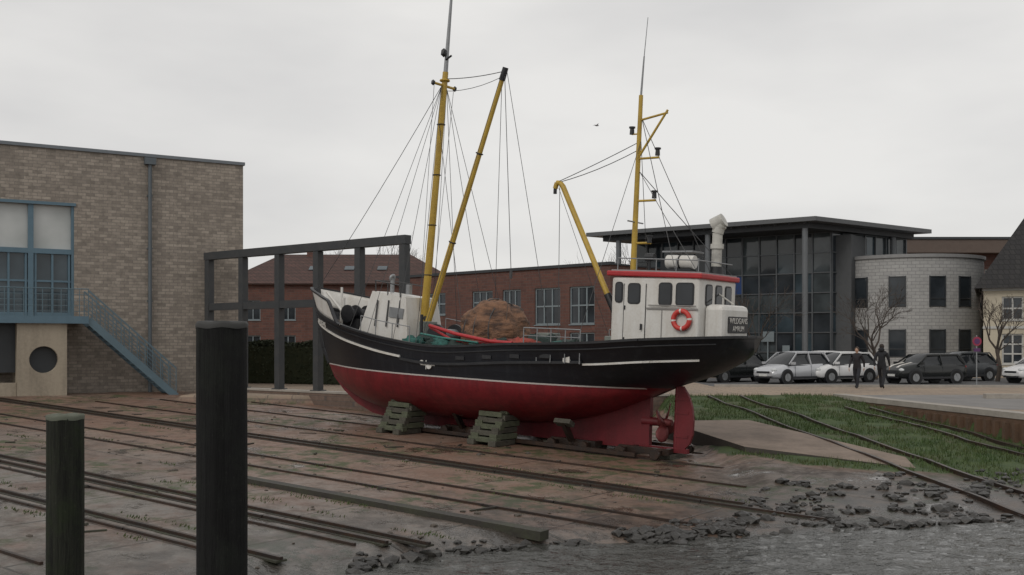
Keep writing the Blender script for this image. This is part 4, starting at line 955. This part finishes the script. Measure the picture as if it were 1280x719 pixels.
tree('bare_tree', (13.6, 58.5, 0), 5.0, 3, .6, .11, .36)
tree('bare_tree', (19.4, 55.5, 0), 4.7, 11, .65, .11, .36)
tree('bare_tree', (24.5, 52.5, 0), 4.8, 5, .6, .12, .36)
for i, (x, y, h) in enumerate(((-16.5, 96, 11.5), (-13.2, 98, 12.5), (-10.6, 95, 11), (8.5, 100, 12), (10.5, 97, 12), (-22, 98, 10))): tree('bare_tree', (x, y, 0), h, 20 + i, .5, .2, .31)

# ------------------------------------------------------------------ cars
tyre = M('tyre', (.012, .012, .012), .8, bmp=0); rim = M('alloy_rim', (.35, .36, .37), .35, .7, bmp=0); cglass = glass_mat('car_glass', (.012, .014, .016)); lamp = M('headlamp', (.6, .62, .62), .15, bmp=0); tail = M('tail_lamp', (.4, .02, .02), .2, bmp=0); plate = M('number_plate', (.6, .6, .58), .5, bmp=0)
def car(name, loc, yaw, paint, L=3.9, H=1.48, Wd=1.7, stripes=False, mini=False):
    e = empty(name, loc, yaw); h = Wd / 2; k = L / 3.9
    prof = [(-1.95, .42, .72, .80), (-1.9, .30, .88, .88), (-1.7, .24, .95, .95), (-1.2, .22, .97, .985), (-.4, .2, .95, 1.0), (.4, .2, .93, 1.0), (.95, .22, .92, .99), (1.3, .24, .86, .97), (1.65, .26, .78, .93), (1.86, .3, .68, .84), (1.95, .38, .58, .7)]
    if mini: prof = [(x, a, (b_ + .06 if x > .9 else b_), c_) for x, a, b_, c_ in prof]
    rows = []
    for x, zb, zt, wf in prof:
        w_ = h * wf; rows.append([(x * k, sg * w_ * f_, zb + (zt - zb) * t_) for sg, f_, t_ in ((1, .88, 0), (1, .98, .12), (1, 1, .45), (1, .985, .75), (1, .9, .96), (1, .6, 1.03), (-1, .0, 1.05), (-1, .6, 1.03), (-1, .9, .96), (-1, .985, .75), (-1, 1, .45), (-1, .98, .12), (-1, .88, 0))])
    mb = MB(); mb.grid(rows, closed=True); mb.face(rows[0]); mb.face(rows[-1][::-1]); mb.obj('body', paint, e)
    bz = .92; tz = H
    gh = [(-1.82, bz, .80), (-1.62, bz + .28, .77), (-1.38, tz - .05, .70), (-.9, tz, .70), (-.1, tz + .01, .70), (.35, tz - .04, .69), (.75, bz + .26, .76), (1.12, bz - .04, .82)]
    if mini: gh = [(-1.85, bz, .82), (-1.76, bz + .3, .79), (-1.62, tz - .05, .74), (-1.0, tz, .74), (0, tz, .73), (.42, tz - .04, .72), (.62, bz + .26, .76), (.85, bz, .82)]
    rows = []
    for x, z, wf in gh: rows.append([(x * k, s_ * h * f_, zz_) for s_, f_, zz_ in ((1, .93, bz - .06), (1, wf + (.1 if z < tz - .1 else .0), (bz + z) / 2 if z > bz else bz - .03), (1, wf, z - .03 if z > bz else bz - .02), (1, wf * .85, z + .012), (1, 0, z + .03), (-1, wf * .85, z + .012), (-1, wf, z - .03 if z > bz else bz - .02), (-1, wf + (.1 if z < tz - .1 else .0), (bz + z) / 2 if z > bz else bz - .03), (-1, .93, bz - .06))])
    mb = MB(); mb.grid(rows, mf=lambda i, j: 1 if (2 <= i <= 4 and 2 <= j <= 5) else 0); mb.obj('cabin', [cglass, paint], e)
    mb = MB()
    for sg in (1, -1):
        def gp(x, z): return (x * k, sg * (h * (.93 - (.93 - .72) * max(0, z - bz) / (tz - bz)) + .008), z)
        for a, b_ in (((-1.45, tz - .06), (-1.75, bz)), ((-.35, tz - .03), (-.38, bz)), ((.4, tz - .07), (1.05, bz)), ((-1.45, tz - .04), (.4, tz - .05))): mb.bar(gp(*a), gp(*b_), .04, .07, 0)
        mb.bx(.85 * k, 1.0 * k, sg * (h + .0), sg * (h + .17), .92, 1.04, 0)
        for x in (-.38, .7): mb.bar((x * k, sg * (h * 1.0), .35), (x * k, sg * (h * .985), .88), .01, .012, 1)
        mb.bar((-1.1 * k, sg * (h + .0), .3), (.9 * k, sg * (h + .0), .3), .03, .1, 1)
    mb.obj('pillars_and_mirrors', [paint, blk], e)
    mb = MB()
    for x in (-1.22 * k, 1.2 * k):
        for sg in (1, -1):
            y = sg * (h - .1); mb.tube((x, y - sg * .12, .33), (x, y + sg * .103, .33), .385, .385, 24, 2); mb.tube((x, y - .1, .31), (x, y + sg * .112, .31), .31, .31, 24, 0); mb.tube((x, y, .31), (x, y + sg * .12, .31), .2, .19, 16, 1)
            for q_ in range(5):
                a = q_ * 1.2566; mb.bar((x, y + sg * .125, .31), (x + .18 * math.cos(a), y + sg * .125, .31 + .18 * math.sin(a)), .012, .03, 1)
    mb.obj('wheels', [tyre, rim, blk], e)
    mb = MB()
    for sg in (1, -1):
        mb.blob((1.80 * k, sg * h * .66, .66), (.13, .17, .1), 0, 0, 2); mb.blob((-1.87 * k, sg * h * .72, .8), (.08, .12, .14), 1, 0, 2); mb.blob((1.88 * k, sg * h * .6, .42), (.06, .08, .05), 0, 0, 2)
    mb.bx(1.94 * k, 1.965 * k, -.26, .26, .36, .47, 2); mb.bx(-1.965 * k, -1.94 * k, -.26, .26, .6, .71, 2); mb.bx(1.9 * k, 1.955 * k, -.42, .42, .5, .6, 3); mb.bx(1.9 * k, 1.955 * k, -.5, .5, .27, .35, 3)
    mb.obj('lights_and_plates', [lamp, tail, plate, blk], e, bevel=.005)
    if stripes:
        mb = MB()
        for y in (.28, -.28):
            P = [(1.0, .985), (1.3, .925), (1.65, .845), (1.84, .75)]
            for a, b_ in zip(P[:-1], P[1:]): mb.bar((a[0] * k, y, a[1] + .03), (b_[0] * k, y, b_[1] + .03), .14, .02, 0)
        mb.obj('bonnet_stripes', white, e)
silver = M('silver_car_paint', (.5, .51, .53), .25, .3, dirt=.15, bmp=0); whitec = M('white_car_paint', (.66, .66, .66), .25, dirt=.15, bmp=0); darkc = M('dark_car_paint', (.012, .014, .014), .2, dirt=.2, bmp=0); greyc = M('grey_car_paint', (.06, .065, .07), .25, .3, bmp=0)
car('parked_car', (13.65, 50.6, 0), math.radians(212), silver, 4.0, 1.52)
car('parked_car', (16.2, 51.6, 0), math.radians(205), whitec, 3.9, 1.5)
car('parked_car', (19.9, 50.2, 0), math.radians(198), darkc, 3.8, 1.42, 1.7, True, True)
car('parked_car', (10.9, 52.2, 0), math.radians(215), darkc)
car('parked_car', (23.0, 53.6, 0), math.radians(200), greyc)
car('parked_car', (26.0, 50.5, 0), math.radians(192), whitec, 4.1)
car('parked_car', (16.6, 56.6, 0), math.radians(190), whitec, 4.0, 1.5)

e = empty('traffic_sign', (21.4, 47.9, 0)); mb = MB(); mb.tube((0, 0, 0), (0, 0, 2.3), .03, .03, 8, 1); mb.tube((0, -.03, 2.02), (0, -.05, 2.02), .21, .21, 24, 0); mb.tube((0, -.05, 2.02), (0, -.056, 2.02), .13, .13, 24, 2); mb.bx(-.15, .15, -.06, -.03, 1.55, 1.7, 2)
mb.obj('sign_disc', [M('sign_red', (.3, .03, .07), .5, bmp=0), galv, M('sign_blue', (.10, .03, .12), .5, bmp=0)], e)

# ------------------------------------------------------------------ people
skin = M('skin', (.45, .28, .2), .6, dirt=.1, bmp=0)
def person(loc, yaw, jacket, trousers, haircol, stride=.3, H=1.76, hood=False, armsw=.25):
    e = empty('walking_person', loc, yaw, H / 1.76)
    m, nt, bs, oc = new_mat('clothes'); sp = nt.nodes.new('ShaderNodeSeparateXYZ'); nt.links.new(oc, sp.inputs[0])
    nz = noise_(nt, oc, 7, 4, .6); c = mix(nt, math_(nt, 'GREATER_THAN', sp.outputs[2], .86), (*trousers, 1), (*jacket, 1)); c = mix(nt, math_(nt, 'LESS_THAN', sp.outputs[2], .11), c, (.02, .018, .016, 1))
    c = mix(nt, math_(nt, 'MULTIPLY', nz, .5), c, (.01, .01, .012, 1)); nt.links.new(c, bs.inputs['Base Color']); bs.inputs['Roughness'].default_value = .85; bump(nt, bs, nz, .5, .04)
    V = [(0, 0, .95), (0, 0, 1.12), (.01, 0, 1.3), (.01, 0, 1.43), (.02, 0, 1.52)]; R = [(.165, .15), (.15, .135), (.18, .14), (.13, .11), (.055, .055)]; E = [(0, 1), (1, 2), (2, 3), (3, 4)]
    def add(p, r, par): V.append(p); R.append(r); E.append((par, len(V) - 1)); return len(V) - 1
    hands = []
    for sg, ph in ((1, 1), (-1, -1)):
        a = add((0, sg * .1, .88), (.1, .1), 0); fx = stride * ph
        if ph > 0: kn = (fx * .7 + .04, sg * .1, .5); an = (fx, sg * .095, .09); to = (fx + .18, sg * .11, .06)
        else: kn = (fx * .25, sg * .1, .48); an = (fx, sg * .095, .16); to = (fx + .15, sg * .11, .05)
        b_ = add(kn, (.07, .07), a); add(((kn[0] + an[0]) / 2 - .01, sg * .098, (kn[2] + an[2]) / 2 + .03), (.062, .062), b_); c_ = add(an, (.045, .045), len(V) - 1); add(to, (.04, .035), c_)
        s_ = add((.0, sg * .17, 1.42), (.075, .075), 3); sw = -armsw * ph
        el = add((sw * .45 - .02, sg * .25, 1.14), (.055, .055), s_); wr = (sw + .06, sg * .24, .9); add(wr, (.035, .035), el); hands.append((wr, sg))
    me = bpy.data.meshes.new('body'); me.from_pydata(V, E, []); me.materials.append(m); o = bpy.data.objects.new('body', me); COL.objects.link(o); o.parent = e
    md = o.modifiers.new('skin', 'SKIN')
    for i, sv in enumerate(me.skin_vertices[0].data): sv.radius = R[i]; sv.use_root = (i == 0)
    ss = o.modifiers.new('sub', 'SUBSURF'); ss.levels = 2; ss.render_levels = 2
    mb = MB(); mb.blob((.035, 0, 1.64), (.095, .075, .118), 0, 0, 3); mb.tube((.02, 0, 1.5), (.03, 0, 1.58), .05, .048, 10, 0)
    mb.blob((.13, 0, 1.63), (.022, .013, .025), 0, 0, 1)
    for sg in (1, -1): mb.blob((.03, sg * .077, 1.635), (.02, .01, .03), 0, 0, 1); mb.blob((.118, sg * .03, 1.655), (.01, .012, .008), 1, 0, 1)
    mb.bx(.117, .124, -.022, .022, 1.588, 1.594, 2)
    mb.blob((.012, 0, 1.675), (.105, .088, .11), 1, .1, 3, 3, 2)
    if hood: mb.blob((-.05, 0, 1.55), (.1, .12, .1), 3, .1, 2)
    mb.torus((.015, 0, 1.49), (0.1, 0, 1), .06, .025, 3, 14, 6)
    mb.obj('head', [skin, M('hair_%s' % haircol[0], haircol, .8, bmp=.3), M('lips', (.3, .12, .1), .6, bmp=0), m], e)
    mb = MB()
    for (x, y, z), sg in hands:
        mb.blob((x + .012, y, z - .055), (.038, .018, .05), 0, 0, 2)
        for k, (dx, l) in enumerate(((-.02, .06), (-.005, .075), (.012, .08), (.028, .07))):
            p0 = Vector((x + dx + .01, y, z - .095)); p1 = p0 + Vector((.004, -sg * .006, -l * .5)); p2 = p1 + Vector((.006, -sg * .016, -l * .45)); mb.tube(p0, p1, .009, .0085, 6); mb.tube(p1, p2, .0085, .007, 6)
        mb.tube((x + .035, y, z - .04), (x + .06, y - sg * .01, z - .08), .011, .009, 6); mb.tube((x + .06, y - sg * .01, z - .08), (x + .062, y - sg * .015, z - .105), .009, .007, 6)
    mb.obj('hands', skin, e)
person((14.6, 44.0, .005), math.radians(235), (.022, .02, .024), (.02, .022, .03), (.05, .035, .025), .27, 1.76)
person((15.5, 43.6, .005), math.radians(60), (.015, .016, .02), (.016, .017, .022), (.03, .022, .018), .33, 1.88, True)

e = empty('flying_gull', (3.25, 40, 10.3), .5, .4); mb = MB(); mb.blob((0, 0, 0), (.2, .07, .07), 0, 0, 2); mb.blob((.2, 0, .02), (.06, .045, .045), 0, 0, 2); mb.tube((.24, 0, .02), (.31, 0, .01), .015, .004, 5)
for sg in (1, -1): mb.face([(.08, sg * .03, .02), (-.07, sg * .03, .02), (-.05, sg * .3, .12), (.07, sg * .3, .14)]); mb.face([(.07, sg * .3, .14), (-.05, sg * .3, .12), (-.12, sg * .62, .06)])
mb.face([(-.15, .04, 0), (-.15, -.04, 0), (-.32, -.06, 0), (-.32, .06, 0)])
mb.obj('gull_body', M('gull_grey', (.2, .2, .21), .8, bmp=0), e, recalc=False)
print('done', len(bpy.data.objects), 'rocks', n_)
